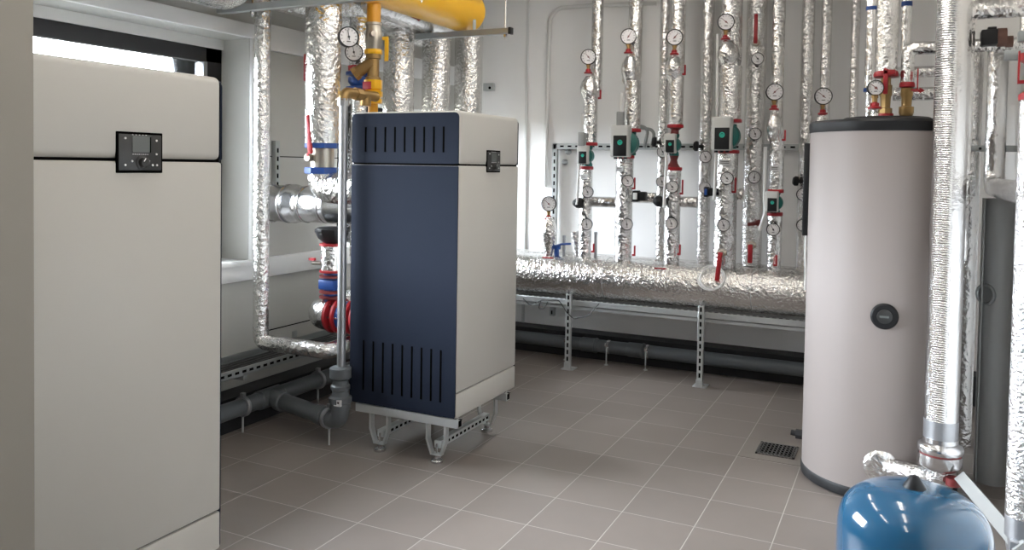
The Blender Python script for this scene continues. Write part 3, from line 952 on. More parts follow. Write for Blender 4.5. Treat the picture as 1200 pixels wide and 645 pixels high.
R1, p1 = riser('first pumped foil riser from the left, small pump at mid height', (686, 250, 16), (692, 140, 17, 112), (700, 40, 14, 112), (690, 90, 124, 16), (169, 197), lev=((704, 116, .07), (696, 296, .07)), pm=(.86, 0, None, None, 'small grey pump with green housing on the first pumped riser'))
R2, p2 = riser('second pumped foil riser from the left, carrying a large pump', (731, 250, 21), (741, 130, 20, 95), (745, 20, 17, 92), (738, 66, 104, 16), (153, 184), lev=((744, 222, .09), (744, 300, .08)), pm=(1.42, 0, None, None, 'large grey pump with black display on the second pumped riser'))
R3, p3 = riser('third pumped foil riser from the left, red reducers at its small pump', (788, 250, 19), (792, 120, 18, 90), (795, 20, 18, 88), (790, 66, 100, 18), (148, 198), lev=((803, 88, .075), (800, 228, .11), (797, 299, .08)), pm=(.86, .078, 170, None, 'small grey pump between red reducers on the third pumped riser'))
R4, p4 = riser('fourth pumped foil riser from the left, thickest with a large pump', (850, 250, 27), (856, 110, 26, 78), (858, 15, 25, 76), (853, 48, 84, 20), (142, 178), lev=((862, 226, .11),), pm=(1.42, 0, None, None, 'large grey pump with black display on the thickest riser'))
R6, p6 = riser('fifth pumped foil riser from the left, its pump set low', (907, 290, 17), (910, 190, 17, 160), (912, 60, 15, 158), (908, 133, 172, 15), (224, 251), lev=((920, 165, .075), (910, 312, .08)), pm=(.86, 0, None, None, 'small grey pump set low on the fifth pumped riser'))
# rear pipes without pumps
def back_riser(label, px, y, wpx, z0=None, Y=H2Y):
    a = W(px, y, Y)
    t = thing('insulated_riser', label, 'pipe', (a.x, Y, z0 or H2Z + H2R), RG)
    part('foil_jacket', MB().tube([(a.x, Y, z0 or H2Z + H2R - .012), (a.x, Y, ZC)], wpx / 2 / pxm(a) * .97, 0, jit=.015), 'foil', t)
    return t, a
R3b, p3b = back_riser('slim foil riser left behind the third pumped riser', 777, 150, 12)
R4b, p4b = back_riser('foil riser left behind the thickest pumped riser', 827, 150, 15)
R5, p5 = back_riser('thick pumpless foil riser with a long red lever near the top', 884, 150, 24)
R7, p7 = back_riser('foil riser just left of the black strip on the white tank', 944, 150, 15)
R8, p8 = back_riser('foil riser rising behind the left rim of the tank lid', 968, 60, 12)
R9, p9 = back_riser('thinnest foil riser, alone on the wall above the tank lid', 1002, 60, 10)
pp = W(963, 150, 6.2)
pod(R8, pp, zpx(963, 185, 6.2), zpx(963, 134, 6.2), .05)
part('foil_jacket', MB().tube([(pp.x, 6.2, HZ + .14), (pp.x, 6.2, zpx(963, 184, 6.2))], .042, 0, jit=.015), 'foil', R8)
# long lever and valves on the thick riser
c = W(886, 50, 6.28)
v = part('valve_stem', MB().lathe(c + V(0, .03, 0), (0, -1, 0), [(.03, 0), (.028, .03), (.018, .035), (.018, .05)], 0, 16), 'bronze', R5)
part('lever', MB().box(c.x - .014, c.x + .014, c.y - .03, c.y - .018, c.z - .01, c.z + .21, 0, bevel=.006), 'red', v)
for (rt, px, py, Y, l, wd, tilt) in ((R4, 845, 297, 5.93, .20, .034, .10), (R5, 880, 288, 6.05, .125, .034, .0)):
    c = W(px, py, Y)
    v = part('valve_stem', MB().lathe(c + V(0, .06, 0), (0, -1, 0), [(.032, 0), (.030, .05), (.020, .055), (.016, .075)], 0, 16).cyl(c + V(-.035, .02, .0), c + V(.035, .02, 0), .018, 0, 10), 'bronze', rt)
    rot = Matrix.Rotation(tilt, 3, 'Y')
    part('lever', MB().box(c.x - wd / 2 - l * tilt * .5, c.x + wd / 2 - l * tilt * .5, c.y - .03, c.y - .018, c.z - l, c.z + .01, 0, bevel=.006, rot=rot), 'red', v)
# pressure gauges on stems
for (px, py, yb, Y, l, ang) in ((690, 67, 90, 6.065, 'on the first pumped riser from the left', 130), (737, 43, 66, 6.065, 'on the second pumped riser from the left', 60),
        (791, 44, 66, 6.065, 'on the third pumped riser from the left', 50), (851, 26, 48, 6.065, 'on the thickest riser, highest of all', 140),
        (908, 108, 133, 6.065, 'on the fifth pumped riser, above its red tap', 45), (965, 113, 134, 6.19, 'just left above the tank lid', 140)):
    c = W(px, py, Y)
    gauge('m', (c.x, Y - .008, c.z - .122), 'white faced pressure gauge with red tap ' + l, 'pressure gauges on red taps', ang)
c = W(1024, 104, 4.62)
t = gauge('m', (W(1026, 104, 4.58).x, 4.58, c.z - .1015), 'white faced pressure gauge standing on the tank lid', 'pressure gauges on red taps', 140, R=.0395)
x = W(1026, 104, 4.58).x
solo('gauge_pipe', MB().cyl((x, 4.59, 1.868), (x, 4.59, c.z - .1015), .018), 'foil', 'short foil stub under the gauge on the tank lid', 'pipe', (x, 4.59, 1.868))
# pod with gauge at the left end of the header
a = W(643, 280, 6.06)
t = thing('air_vent', 'foil wrapped air vent bulb on the left end of the header pipe', 'vent', (a.x, 6.06, HZ + HR))
pod(t, a, HZ + HR - .01, zpx(643, 254, 6.06), .056)
gauge('m', (a.x, 6.05, W(644, 239, 6.06).z - .122), 'white faced pressure gauge on the foil bulb at far left', 'pressure gauges on red taps', 135)
# dial thermometers
TG = 'dial thermometers on the risers'
def rad(p): return p
for (px, py, Y, l, ang) in ((687, 225, 6.01, 'upper thermometer on the first pumped riser', 120), (686, 263, 6.01, 'lower thermometer on the first pumped riser', 100),
        (734, 212, 6.0, 'upper thermometer on the second pumped riser', 130), (733, 263, 6.0, 'lower thermometer on the second pumped riser', 100),
        (775, 178, 6.31, 'upper thermometer on the slim riser behind the third pump', 120), (774, 213, 6.31, 'lower thermometer on the slim riser behind the third pump', 110),
        (786, 219, 6.0, 'upper thermometer on the third pumped riser', 130), (785, 262, 6.0, 'lower thermometer on the third pumped riser', 110),
        (825, 184, 6.31, 'upper thermometer on the riser left behind the thickest', 120), (824, 220, 6.31, 'lower thermometer on the riser left behind the thickest', 50),
        (850, 209, 5.98, 'upper thermometer on the thickest riser', 130), (846, 264, 5.98, 'lower thermometer on the thickest riser', 110),
        (886, 69, 6.28, 'thermometer below the long red lever on the pumpless riser', 130), (883, 157, 6.28, 'middle thermometer on the thick pumpless riser', 110), (882, 208, 6.28, 'lowest thermometer on the thick pumpless riser', 80),
        (904, 269, 6.01, 'thermometer under the low pump on the fifth pumped riser', 120),
        (939, 228, 6.31, 'upper thermometer left of the tank', -20), (939, 264, 6.31, 'lower thermometer left of the tank', -80)):
    gauge('t', W(px, py, Y - .045) + V(0, .045, 0), 'round dark rimmed dial, ' + l, TG, ang)

# cross branches between risers with motor valves
def branch(x0, x1, y_px, Y, r, label, px):
    z = W(px, y_px, Y).z
    solo('cross_pipe', MB().tube([(x0, Y, z), (x1, Y, z)], r, 0, jit=.02), 'foil', label, 'pipe', ((x0 + x1) / 2, Y, z), 'short cross pipes between risers')
    return z
branch(p1.x + .05, p2.x - .06, 237, 6.1, .042, 'short foil cross pipe between first and second pumped risers', 706)
branch(p2.x + .06, p3b.x + .02, 232, 6.14, .042, 'short foil cross pipe right of the second pumped riser', 758)
branch(p3.x + .05, p4b.x, 237, 6.14, .042, 'short foil cross pipe right of the third pumped riser', 806)
branch(p4.x + .07, p5.x - .03, 228, 6.16, .045, 'short foil cross pipe right of the thickest riser', 868)
AG = 'black motor valves on the risers'
def actuator(px, py, Y, wpx, hpx, label, wh=False, rnd=False):
    c = W(px, py, Y)
    k = pxm(c)
    w_, h_ = wpx / k / 2, hpx / k / 2
    t = thing('motor_valve', label, 'actuator', (c.x, Y, c.z), AG)
    if rnd:
        part('motor', MB().lathe((c.x + w_, Y, c.z), (-1, 0, 0), [(h_ * .9, 0), (h_, w_ * .3), (h_, w_ * 1.2), (h_ * .72, w_ * 1.7), (h_ * .5, w_ * 2)], 0, 8), 'black', t)
    else:
        part('motor', MB().box(c.x - w_ * .1, c.x + w_, Y - .03, Y + .03, c.z - h_ * .8, c.z + h_ * .8, 0, bevel=.01), 'black', t)
        part('face_plate', MB().box(c.x - w_, c.x - w_ * .1, Y - .036, Y + .036, c.z - h_, c.z + h_, 0, bevel=.006), 'black', t)
        part('inset', MB().box(c.x - w_ * .85, c.x - w_ * .2, Y - .039, Y - .034, c.z - h_ * .6, c.z + h_ * .6, 0, bevel=.003), 'pumpgrey' if wh else 'blue', t)
actuator(677, 238, 6.02, 11, 12, 'black motor valve knob left of the first pumped riser', rnd=True)
actuator(750, 230, 5.99, 16, 13, 'black motor valve with grey face right of the second pumped riser', wh=True)
actuator(771, 236, 6.0, 10, 13, 'black motor valve knob left of the third pumped riser', rnd=True)
actuator(831, 225, 6.0, 10, 12, 'small black motor valve with blue face left of the thickest riser')
for (px, py, Y, r, l) in ((766, 167, 6.3, .04, 'black valve knob beside the slim riser behind the third pump'), (815, 172, 6.3, .038, 'black valve knob left of the riser behind the thickest'), (932, 213, 6.3, .035, 'black valve knob left of the riser beside the tank')):
    c = W(px, py, Y)
    t = thing('shutoff_valve', l, 'valve', c, 'black valve knobs on rear risers')
    part('knob', MB().lathe(c + V(.05, .02, 0), (-1, -.35, .1), [(.014, 0), (.014, .03), (r, .034), (r * 1.05, .055), (r * .7, .07)], 0, 18), 'black', t)
# small valve remnants
for (px, py, rt, Y) in ((880, 262, R5, 6.28),):
    c = W(px + 8, py, Y)
    part('tap', MB().cyl(c, c + V(-.07, -.02, -.01), .013, 0, 8).cyl(c + V(-.01, 0, 0), c + V(.02, 0, .01), .022, 0, 8), 'darkred', rt)
# stickers on the pipes
for (rt, px, py, wp, hp, Y) in ((R1, 684, 207, 8, 6, 6.08 - .062), (R2, 726, 198, 9, 6, 6.08 - .079), (R3, 788, 206, 9, 6, 6.08 - .071), (R4, 850, 190, 15, 6, 6.08 - .098), (R6, 908, 197, 11, 6, 6.08 - .064)):
    c = W(px, py, Y)
    k = pxm(c)
    mb = MB().box(c.x - wp / k / 2, c.x + wp / k / 2, Y - .002, Y + .012, c.z - hp / k / 2, c.z + hp / k / 2)
    for q in (-.2, .1): mb.box(c.x - wp / k * .35, c.x + wp / k * .3, Y - .0032, Y - .002, c.z + q * hp / k - .002, c.z + q * hp / k + .002, 1)
    part('paper_label', mb, ['paper', 'ink'], rt)
# junction boxes, conduits
for (px, py, l) in ((682, 163, 'small grey junction box above the pump of the first pumped riser'), (727, 139, 'small grey junction box above the large pump of the second riser')):
    c = W(px, py, 5.98)
    k = pxm(c)
    solo('junction_box', MB().box(c.x - 4 / k, c.x + 4 / k, 5.96, 6.01, c.z - 8 / k, c.z + 8 / k, 0, bevel=.005).cyl((c.x, 5.985, c.z + 8 / k), (c.x, 5.985, c.z + 30 / k), .012, 1, 10), ['pvcl', 'white'], l, 'box', (c.x, 5.985, c.z), 'grey junction boxes on the risers')
CG = 'white cable conduits'
def conduit(pts, r, label, Y, bend=.06, m='white'):
    P = [W(a, b_, Y) for a, b_ in pts]
    solo('cable_conduit', MB().tube(P, r, bend, seg=12), m, label, 'conduit', P[0], CG)
conduit(((679, 190), (676, 240)), .009, 'white conduit dropping from the pump on the first riser', 5.985)
conduit(((780, 178), (781, 190), (778, 243)), .012, 'white conduit dropping from the pump on the third riser', 5.98)
conduit(((840, 172), (839, 190), (837, 234)), .012, 'white conduit dropping from the pump on the thickest riser', 5.965)
conduit(((897, 172), (896, 235), (897, 250), (890, 270)), .013, 'white conduit bending left beside the low pump', 6.0)
conduit(((841, 40), (840, 138)), .010, 'white conduit rising above the large pump of the thickest riser', 6.05)
conduit(((770, 4), (697, 6), (645, 10), (643, 60), (639, 219)), .018, 'long white conduit bent down the back wall at the left', YB - .02, .12)
for dx, l in ((0, 'left of two grey bent conduits beside the second pumped riser'), (8, 'right of two grey bent conduits beside the second pumped riser')):
    conduit(((746, 147 + dx * .3), (760 + dx, 150 + dx * .3), (755 + dx, 173)), .013, l, 6.475, .05, 'pvcl')
# galvanised wall frame behind the risers
fy = 6.49
zt = W(780, 172, fy).z
xl = W(650, 172, fy).x
t = thing('strut_frame', 'galvanised strut frame on the back wall behind the risers', 'frame', (xl, fy, HZ))
mb = MB()
mb.box(xl - .02, -.38, fy, fy + .04, zt - .025, zt + .025, 0, bevel=.002, seg=1)
k = 0
x = xl + .05
while x < -.42:
    mb.box(x, x + .035, fy - .001, fy + .002, zt - .007, zt + .007, 1)
    x += .07
part('rail', mb, ['galv', 'gap'], t)
mb = MB()
slotted(mb, xl - .022, xl + .022, fy, fy + .04, .3, zt + .025, 24, 'v')
part('post', mb, ['galv', 'gap'], t)
for x in (-1.6, -.45): part('wall_arm', MB().box(x - .02, x + .02, fy + .04, YB, zt - .02, zt + .02, bevel=.002), 'galv', t)
for (px, py) in ((665, 178), (661, 190)):
    c = W(px, py, fy)
    part('clamp', MB().lathe((c.x, fy + .03, c.z), (0, -1, 0), [(.026, 0), (.026, .02), (.012, .05)], 0, 10), 'galvd', t)
# blue lever valve on header, pocket stubs
c = W(655, 290, 6.06)
t = thing('blue_lever_valve', 'small valve with blue lever beside the foil bulb on the header', 'valve', (c.x, 6.06, HZ + HR))
part('body', MB().cyl((c.x - .02, 6.06, HZ + HR - .015), (c.x - .02, 6.06, c.z), .02, 0, 12).cyl((c.x - .045, 6.06, c.z), (c.x + .01, 6.06, c.z), .018, 0, 8), 'blue', t)
part('lever', MB().tube([(c.x - .02, 6.045, c.z + .01), (c.x + .03, 6.04, c.z + .028), (c.x + .11, 6.04, c.z + .036)], .009, .02, seg=8), 'blue', t)
for (px, y0, y1, l) in ((661, 276, 298, 'short steel stub on the header right of the blue lever'), (698, 272, 298, 'short steel stub on the header right of the first riser')):
    x = W(px, 285, 6.09).x
    za, zb = HZ + HR - .008, zpx(px, y0, 6.09)
    solo('sensor_stub', MB().cyl((x, 6.09, za), (x, 6.09, zb), .012, 0, 12).cyl((x, 6.09, zb - .02), (x, 6.09, zb), .015, 0, 6), 'conduit', l, 'stub', (x, 6.09, za), 'steel stubs on the header')
# foil stub left of first riser
c = W(677, 285, 6.2)
solo('foil_stub', MB().tube([(c.x + .02, 6.2, HZ + .12), (c.x - .03, 6.21, c.z + .09)], .035, 0, jit=.05, step=.03), 'foil', 'small tilted foil stub on the header behind the first riser', 'pipe', c)
# white cable coil lying on the header
c = W(833, 322, HY - HR)
mb = MB()
for k in range(4):
    th = .52
    n = V(0, -math.cos(th), math.sin(th))
    mb.torus(V(c.x + (k % 2) * .012, HY, HZ) + n * (HR + .012 + k * .003), n + V(.03 * (k - 1.5), 0, 0), .086 + .006 * (k % 3), .003, 0, 40, 6)
solo('cable_coil', mb, 'white', 'coil of thin white cable hanging on the front of the header pipe', 'cable', c)

# ------------------------------------------------------------------ pipes on the window side
def foilpipe(label, pts, r, bend, m='foil', extra=None, group='foil pipes behind the boilers', nm='insulated_pipe'):
    t = thing(nm, label, 'pipe', pts[0], group)
    part('foil_jacket', MB().tube(pts, r, bend, jit=.012, seg=32), m, t)
    return t
tp = foilpipe('slim foil pipe in front of the window edge, bent level above the cable tray',
              [(-3.435, 3.68, 2.62), (-3.435, 3.68, .53), (-2.935, 3.68, .53), (-2.96, 4.0, .53)], .046, .045)
# main vertical with blue flanged valve and bend into the boiler
vx_, vy_ = -3.085, 3.80
t = thing('insulated_pipe', 'thick foil pipe with blue flanges and red lever, bending into the rear boiler', 'pipe', (vx_, vy_, 1.36), 'foil pipes behind the boilers')
za, zb = W(385, 170, vy_).z, W(385, 200, vy_).z
part('foil_jacket', MB().tube([(vx_, vy_, za + .01), (vx_, vy_, 2.62)], .104, 0, jit=.014, seg=36), 'foil', t)
part('elbow_jacket', MB().tube([(vx_, vy_, zb - .015), (vx_, vy_, 1.455), (BX0 - .002, vy_, 1.455)], .092, .10, jit=.02, step=.04, seg=32), 'foil', t)
v = part('butterfly_valve', MB().lathe((vx_, vy_, zb), (0, 0, 1), [(.07, 0), (.07, za - zb)], 0, 24).cyl((vx_ - .03, vy_ - .06, (za + zb) / 2), (vx_ - .03, vy_ - .10, (za + zb) / 2), .022, 0, 10), 'bronze', t)
for z in (za, zb):
    mb = MB().lathe((vx_, vy_, z - .02), (0, 0, 1), [(.098, 0), (.102, .004), (.102, .034), (.098, .038)], 0, 8)
    part('flange', mb, 'blue', t)
c = W(362, 160, vy_ - .10)
rot = Matrix.Rotation(-.12, 3, 'Y')
part('lever', MB().box(c.x - .017, c.x + .017, c.y - .008, c.y + .008, c.z - .10, c.z + .125, 0, bevel=.006, rot=rot).box(c.x, vx_ - .03, c.y - .004, c.y + .01, c.z - .115, c.z - .095), 'red', v)
c = W(367, 80, vy_ - .08)
part('flow_arrow', MB().prism([(-.008, -.07), (.008, -.07), (.008, .045), (.018, .045), (0, .085), (-.018, .045), (-.008, .045)], (vx_ - .068, vy_ - .079, c.z), (.75, -.66, 0), (0, 0, 1), (-.66, -.75, 0), .006), 'red', t)
# flue
fy_, fz = 4.065, W(370, 240, 4.065).z
t = thing('flue_pipe', 'shiny steel flue pipe from the left wall into the rear boiler', 'flue', (XW, fy_, fz))
R_ = .118
prof = [(R_ * 1.12, 0), (R_ * 1.12, .012), (R_, .014), (R_, .14), (R_ * 1.06, .15), (R_ * 1.06, .165), (R_ * 1.02, .17), (R_ * 1.02, .185), (R_ * 1.06, .19), (R_ * 1.06, .21), (R_ * .97, .25), (R_ * .97, .30), (R_ * 1.0, .305), (R_ * 1.0, .315), (R_ * .96, .32),
        (R_ * .94, .45), (R_ * .97, .455), (R_ * .97, .465), (R_ * .94, .47), (R_ * .97, .50), (R_ * .97, .51), (R_ * .92, .52), (R_ * .92, BX0 - XW - .002)]
part('pipe', MB().lathe((XW, fy_, fz), (1, 0, 0), prof, 0, 48), 'steel', t)
# second pipe behind with blue valve
sx, sy = -3.20, 4.30
t = thing('insulated_pipe', 'foil pipe behind the thick blue-flanged one, with blue and red valve', 'pipe', (sx, sy, 1.2), 'foil pipes behind the boilers')
zt_, zb_ = W(409, 80, sy).z, W(409, 108, sy).z
part('foil_jacket', MB().tube([(sx, sy, zt_), (sx, sy, 2.53)], .062, 0, jit=.02), 'foil', t)
part('lower_jacket', MB().tube([(sx, sy, 1.0), (sx, sy, zb_)], .05, 0, jit=.02), 'foil', t)
v = part('valve', MB().lathe((sx, sy, zb_), (0, 0, 1), [(.06, 0), (.085, .01), (.085, .03), (.05, .035), (.07, .06), (.07, .09), (.05, .10), (.085, .105), (.085, .125), (.06, .13)], 0, 12), 'blue', t)
part('collar', MB().lathe((sx, sy, zt_ - .02), (0, 0, 1), [(.07, 0), (.07, .03)], 0, 24), 'red', t)
# gauges
g = gauge('t', (0, 0, 0), 'black cased gauge on the thick blue-flanged foil pipe', 'black cased gauges at upper left', 100, R=.056)
g.location = W(399, 43, 3.66) + V(-.0, .05, 0); g.rotation_euler = (0, 0, .95)
g = gauge('t', (0, 0, 0), 'black cased gauge right beside the brass gas strainer', 'black cased gauges at upper left', 100, R=.056)
g.location = W(413, 61, 4.18) + V(-.02, .05, 0); g.rotation_euler = (0, 0, .55)
# overhead pipes
foilpipe('overhead foil pipe in the top left corner in front of the steel rail, bending up', [(-3.40, 1.275, 2.535), (-3.40, 3.44, 2.535), (-3.40, 3.44, ZC)], .105, .12)
foilpipe('overhead foil pipe at the top edge right of the corner pipe, bending up', [(-3.09, 1.275, 2.56), (-3.09, 3.42, 2.56), (-3.09, 3.42, ZC)], .10, .12)
foilpipe('overhead foil pipe along the left wall behind the steel rail', [(-3.575, 3.90, ZC), (-3.575, 3.90, 2.64), (-3.575, 5.7, 2.64)], .10, .12)
foilpipe('overhead foil pipe above the slim pipe, bending down behind the rear boiler', [(-3.335, 3.78, ZC), (-3.335, 3.78, 2.66), (-3.38, 5.02, 2.66), (-3.38, 5.02, .3)], .112, .14)
b_ = foilpipe('foil pipe with red arrow hanging under the yellow gas pipe', [(-3.14, 4.35, 2.637), (-3.14, 5.35, 2.637)], .088, .1, 'foil2')
c = W(475, 35, 4.45)
part('flow_arrow', MB().prism([(-.05, -.008), (.03, -.008), (.03, -.018), (.06, 0), (.03, .018), (.03, .008), (-.05, .008)], (-3.14 + .080, 4.75, 2.637 - .036), (0, 1, 0), (.35, 0, .94), (.94, 0, -.35), .006), 'red', b_)
for (px, yy, r, l) in ((511, 5.5, .110, 'middle of three thick foil pipes above the rear boiler'), (549, 6.02, .118, 'right of three thick foil pipes above the rear boiler')):
    a = W(px, 90, yy)
    foilpipe(l, [(a.x, yy, .3), (a.x, yy, ZC)], r, 0)
# rails hung from ceiling
def hung_rail(x0, x1, y, z, label, rods):
    t = thing('hanging_rail', label, 'rail', ((x0 + x1) / 2, y, z))
    part('channel', MB().box(x0, x1, y - .021, y + .021, z - .041, z, 0, bevel=.002, seg=1), 'galvd', t)
    part('end_cap', MB().box(x1, x1 + .02, y - .024, y + .024, z - .044, z + .003, 0, bevel=.003), 'black', t)
    for x in rods:
        part('rod', MB().cyl((x, y, z - .075), (x, y, ZC), .005, 0, 8).cyl((x, y, z - .06), (x, y, z - .041), .014, 0, 6), 'steel', t)
ze = W(600, 36, 5.04)
hung_rail(-3.24, ze.x - .02, 5.04 + .0, ze.z + .02, 'hanging steel rail with black end cap carrying the yellow gas pipe', (ze.x - .05, -3.12))
z1_ = W(350, 8, 3.58).z
hung_rail(XW + .04, -2.3, 3.58, z1_ + .041, 'hanging steel rail across the top left corner, nearest the camera', (-3.42, W(494, 2, 3.58).x))
# gas pipe
gx, gr = -2.885, .145
gz = ze.z + .02 + gr + .004
t = thing('gas_pipe', 'fat yellow gas pipe with domed end hanging at the top', 'pipe', (gx, 4.5, gz - gr))
prof = [(gr, 0), (gr, 1.72)]
for k in range(1, 9):
    a = PI / 2 * k / 8
    prof.append((gr * math.cos(a) + .0005, 1.72 + .085 * math.sin(a)))
part('barrel', MB().lathe((gx, 3.42, gz), (0, 1, 0), prof, 0, 48), 'yellow', t)
part('pipe_clip', MB().box(gx + gr - .03, gx + gr - .022, 5.02, 5.06, ze.z + .0215, ze.z + .14, bevel=.003).cyl((gx + gr - .031, 5.04, ze.z + .10), (gx + gr - .02, 5.04, ze.z + .10), .012, 0, 8), 'galv', t)
dx, dy = -2.895, 4.03
z = lambda y: W(437, y, dy).z
part('drop_pipe', MB().cyl((dx, dy, z(30)), (dx, dy, gz - gr + .02), .041), 'orange', t)
v = part('ball_valve', MB().lathe((dx, dy, z(60)), (0, 0, 1), [(.036, 0), (.045, .005), (.045, .035), (.05, .05), (.05, .10), (.045, .115), (.045, .15), (.049, .155), (.049, z(27) - z(60))], 0, 16).cyl((dx, dy - .03, z(42)), (dx + .05, dy - .07, z(42)), .016, 0, 10), 'bronze', t)
c = W(453, 62, dy - .08)
part('lever', MB().box(c.x - .014, c.x + .014, c.y - .005, c.y + .005, z(75), z(50), 0, bevel=.005).box(c.x - .03, c.x + .008, c.y - .005, c.y + .01, z(50) - .004, z(48) + .006, 0, bevel=.003), 'yellow', v)
s_ = part('strainer', MB().lathe((dx, dy, z(96)), (0, 0, 1), [(.046, 0), (.046, .025), (.036, .03), (.036, z(64) - z(96) - .03), (.046, z(64) - z(96) - .025), (.046, z(64) - z(96))], 0, 16)
          .cyl((dx, dy - .01, z(73)), (dx - .085, dy - .05, z(86)), .036, 0, 16).cyl((dx - .078, dy - .047, z(85)), (dx - .098, dy - .056, z(88)), .043, 0, 8), 'brass', t)
part('yellow_nut', MB().lathe((dx, dy, z(64)), (0, 0, 1), [(.05, 0), (.054, .006), (.054, .025), (.05, .03)], 0, 8), 'yellow', t)
part('compensator', MB().lathe((dx, dy, z(122)), (0, 0, 1), [(.04, 0), (.055, .006), (.055, .03), (.045, .035), (.058, .045), (.058, .075), (.045, .08), (.055, .09), (.055, z(94) - z(122))], 0, 8), 'yellow', t)
part('lower_pipe', MB().tube([(dx, dy, z(122)), (dx, dy, 1.80), (dx, dy, 1.62)], .03), 'orange', t)
# steel tube, brass fittings, waste pipe
cx_, cy_ = W(401.5, 250, 3.645).x, 3.645
t = thing('steel_tube', 'thin steel tube standing at the left edge of the rear boiler', 'pipe', (cx_, cy_, .4))
zt_ = W(402, 122, cy_).z
part('tube', MB().cyl((cx_, cy_, W(400, 430, cy_).z), (cx_, cy_, zt_), .0235), 'conduit', t)
part('nut', MB().cyl((cx_, cy_, zt_ - .01), (cx_, cy_, zt_ + .03), .032, 0, 8), 'conduit', t)
zb2 = zt_ + .045
zs = W(400, 430, cy_).z
part('brass_elbow', MB().tube([(cx_, cy_, zt_ + .02), (cx_, cy_, zb2 + .02), (cx_, cy_ + .30, zb2 + .02)], .030, .04).lathe((cx_, cy_ + .10, zb2 + .02), (0, 1, 0), [(.036, 0), (.036, .05)], 0, 8).lathe((cx_, cy_ + .2, zb2 - .04), (0, 0, 1), [(.032, 0), (.032, .06)], 0, 12), 'brass', t)
part('red_tag', MB().box(cx_ - .03, cx_ + .03, cy_ + .21, cy_ + .215, zb2 + .055, zb2 + .10, bevel=.003), 'red', t)
wx, wz = -3.495, .155
t = thing('waste_pipe', 'grey plastic waste pipe on the floor under the cable tray, branching to the boiler', 'pipe', (wx, 3.8, 0))
mb = MB().cyl((wx, 2.2, wz), (wx, 5.6, wz), .050)
mb.lathe((wx, 3.72, wz), (0, 1, 0), [(.05, 0), (.058, .01), (.058, .19), (.05, .2)], 0, 24)
ex_, ey_ = W(399, 455, 3.645).x, 3.645
bd = V(ex_ - wx, ey_ - 3.82, 0)
mb.tube([(wx, 3.82, wz), (ex_, ey_, wz), (ex_, ey_, .30)], .050, .06, 0)
for k, (q, r) in enumerate(((.14, .058), (.72, .058))):
    p = V(wx, 3.82, wz) + bd * q
    mb.lathe(p, bd, [(.05, 0), (r, .006), (r, .06), (.05, .066)], 0, 24)
part('pipe', mb, 'pvc', t)
h = zs - .235
part('socket', MB().lathe((ex_, ey_, .235), (0, 0, 1), [(.058, 0), (.058, h * .12), (.064, h * .14), (.064, h * .26), (.048, h * .30), (.044, h * .42), (.054, h * .46), (.054, h * .54), (.046, h * .57), (.042, h * .68), (.052, h * .72), (.060, h * .74), (.060, h * .97), (.05, h)], 0, 24), 'pvc', t)
c = W(395, 473, ey_ - .058)
part('sticker', MB().box(c.x - .022, c.x + .022, ey_ - .0605, ey_ - .045, c.z - .017, c.z + .017).box(c.x - .014, c.x - .002, ey_ - .0615, ey_ - .06, c.z - .010, c.z + .010, 1).box(c.x + .004, c.x + .014, ey_ - .0615, ey_ - .06, c.z - .002, c.z + .010, 1), ['paper', 'ink'], t)
for (p, d) in ((V(wx, 3.60, wz), V(0, 1, 0)), (V(wx, 4.28, wz), V(0, 1, 0)), (V(wx, 3.82, wz) + bd * .86, bd.normalized())):
    c_ = part('clamp', MB().lathe(p - d * .012, d, [(.0595, 0), (.061, .002), (.061, .022), (.0595, .024)], 0, 24).box(p.x - .012, p.x + .012, p.y - .012, p.y + .012, wz + .058, wz + .08), 'conduit', t)
    part('rod', MB().cyl((p.x, p.y, 0), (p.x, p.y, wz - .055), .006, 0, 8), 'galv', c_)
# cable tray along the window wall
t = thing('cable_tray', 'dark slotted steel cable tray along the window wall near the floor', 'tray', (-3.45, 3.6, .40))
mb = MB()
x0, x1, zz = -3.60, -3.33, .395
mb.box(x0, x1, 2.0, 4.85, zz, zz + .004)
mb.box(x1 - .004, x1, 2.0, 4.85, zz, zz + .05).box(x0, x0 + .004, 2.0, 4.85, zz, zz + .05)
y = 2.05
while y < 4.8:
    mb.box(x1 - .001, x1 + .0012, y, y + .03, zz + .018, zz + .032, 1)
    for q in (.05, .12, .19): mb.box(x0 + q, x0 + q + .04, y, y + .014, zz + .0035, zz + .0052, 1)
    y += .055
part('tray', mb, ['galvd', 'gap'], t)
for y in (2.6, 3.45, 4.3): part('wall_bracket', MB().box(XW + .002, x1, y - .015, y + .015, zz - .03, zz, bevel=.003)  .box(XW + .002, XW + .01, y - .02, y + .02, zz - .10, zz + .06), 'galvd', t)
mb = MB()
for k in range(5):
    mb.tube([(x0 + .04 + k * .04, 2.0, zz + .013 + (k % 2) * .006), (x0 + .045 + k * .04, 3.4, zz + .015), (x0 + .035 + k * .04, 4.3, zz + .014), (x0 + .04 + k * .04, 4.85, zz + .015)], .008, .2, seg=6)
solo('cable_bundle', mb, 'cable', 'black cables lying in the cable tray by the window wall', 'cables', (-3.5, 3.6, zz))
# strut on the wall
c0 = WX(325, 165, XW + .03)
mb = MB().box(XW, XW + .035, c0.y - .02, c0.y + .02, 1.30, c0.z, 0, bevel=.002)
for k in range(7): mb.box(XW + .034, XW + .0362, c0.y - .007, c0.y + .007, 1.33 + k * .055, 1.36 + k * .055, 1)
solo('wall_strut', mb, ['galvd', 'gap'], 'short slotted steel strut upright on the left wall above the flue', 'strut', (XW, c0.y, 1.3))
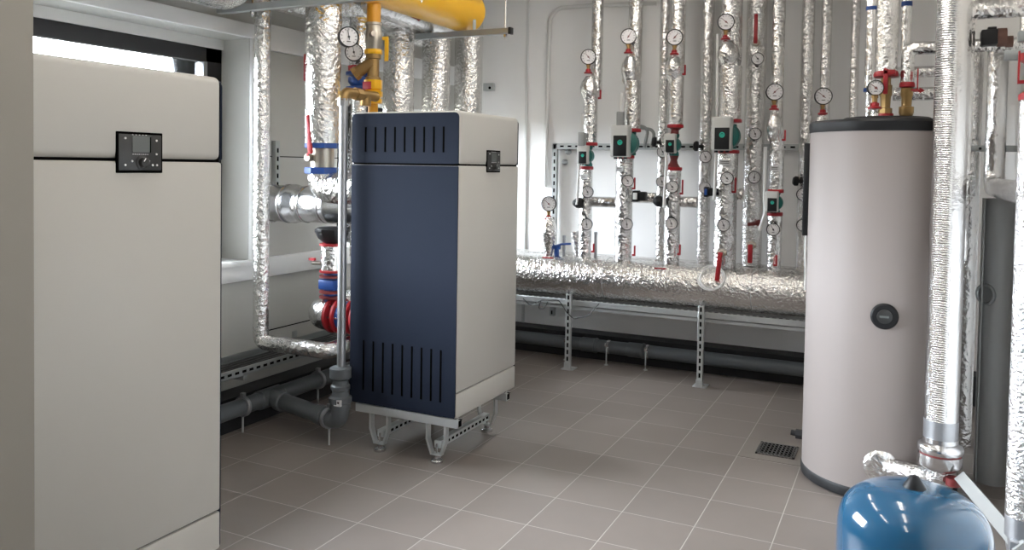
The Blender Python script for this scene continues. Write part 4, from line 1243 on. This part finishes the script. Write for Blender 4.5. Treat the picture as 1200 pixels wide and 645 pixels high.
# lower valve stack under the flue
lx, ly = -3.125, 3.95
zz = lambda y: W(390, y, ly).z
t = thing('valve_stack', 'foil and red flanged valve stack under the flue beside the boiler', 'valve', (lx, ly, .6))
part('black_actuator', MB().lathe((lx, ly, zz(285)), (0, 0, 1), [(.05, 0), (.085, .03), (.105, .07), (.105, .085), (.09, .095)], 0, 8), 'black', t)
part('foil_jacket', MB().tube([(lx, ly, zz(318)), (lx, ly, zz(287))], .068, 0, jit=.02, step=.03), 'foil', t)
for y in (287, 318, 324, 342, 348): part('flange', MB().lathe((lx, ly, zz(y) - .008), (0, 0, 1), [(.066, 0), (.076, .003), (.076, .015), (.066, .018)], 0, 20), 'red' if y in (287, 318) else 'darkred', t)
part('valve_body', MB().cyl((lx, ly, zz(350)), (lx, ly, zz(320)), .05, 0, 16).box(lx - .06, lx + .06, ly - .06, ly + .06, zz(339), zz(327), 0, bevel=.01), 'blue', t)
part('tap', MB().cyl((lx - .06, ly - .03, zz(309)), (lx - .12, ly - .04, zz(309)), .012, 0, 8).box(lx - .135, lx - .095, ly - .055, ly - .035, zz(306), zz(303), 1), ['bronze', 'red'], t)
hz2 = zz(369)
t = thing('insulated_pipe', 'foil pipe with red flanges and blue valve, level under the valve stack', 'pipe', (lx, ly, hz2), 'foil pipes behind the boilers')
part('foil_jacket', MB().tube([(lx + .0, ly, hz2), (lx - .11, ly, hz2), (lx - .13, ly + .5, hz2)], .098, .12, jit=.012, seg=32), 'foil2', t)
for x in (lx + .005, lx + .06, lx + .155, lx + .2): part('flange', MB().lathe((x, ly, hz2), (1, 0, 0), [(.098, 0), (.106, .003), (.106, .02), (.098, .023)], 0, 28), 'red', t)
part('valve_body', MB().lathe((lx + .02, ly, hz2), (1, 0, 0), [(.06, 0), (.06, .06), (.09, .065), (.09, .125), (.06, .13), (.06, .18)], 0, 24), 'blue', t)
part('connector', MB().cyl((lx + .2, ly, hz2), (BX0, ly, hz2), .06), 'foil', t)
mb = MB()
for x in (lx + .01,):
    for k in range(8):
        a = 2 * PI * k / 8
        p = V(x, ly + .086 * math.cos(a), hz2 + .086 * math.sin(a))
        mb.cyl(p, p + V(.21, 0, 0), .006, 0, 6)
part('bolt', mb, 'steel', t)
foilpipe('thin foil pipe low behind the cable tray, under the flanged pipe', [(-3.36, 4.55, .60), (-3.36, 4.16, .545), (-2.98, 4.16, .545)], .036, .1, 'foil2')

# small steel bracket on the back wall
c = W(573, 102, YB - .03)
solo('wall_clip', MB().box(c.x - .05, c.x + .05, YB - .05, YB, c.z - .035, c.z + .035, 0, bevel=.004).cyl((c.x + .02, YB - .056, c.z - .01), (c.x + .02, YB - .049, c.z - .01), .012, 1, 12), ['galv', 'gap'], 'small steel bracket fixed to the back wall right of the thick foil pipes', 'bracket', (c.x, YB, c.z))
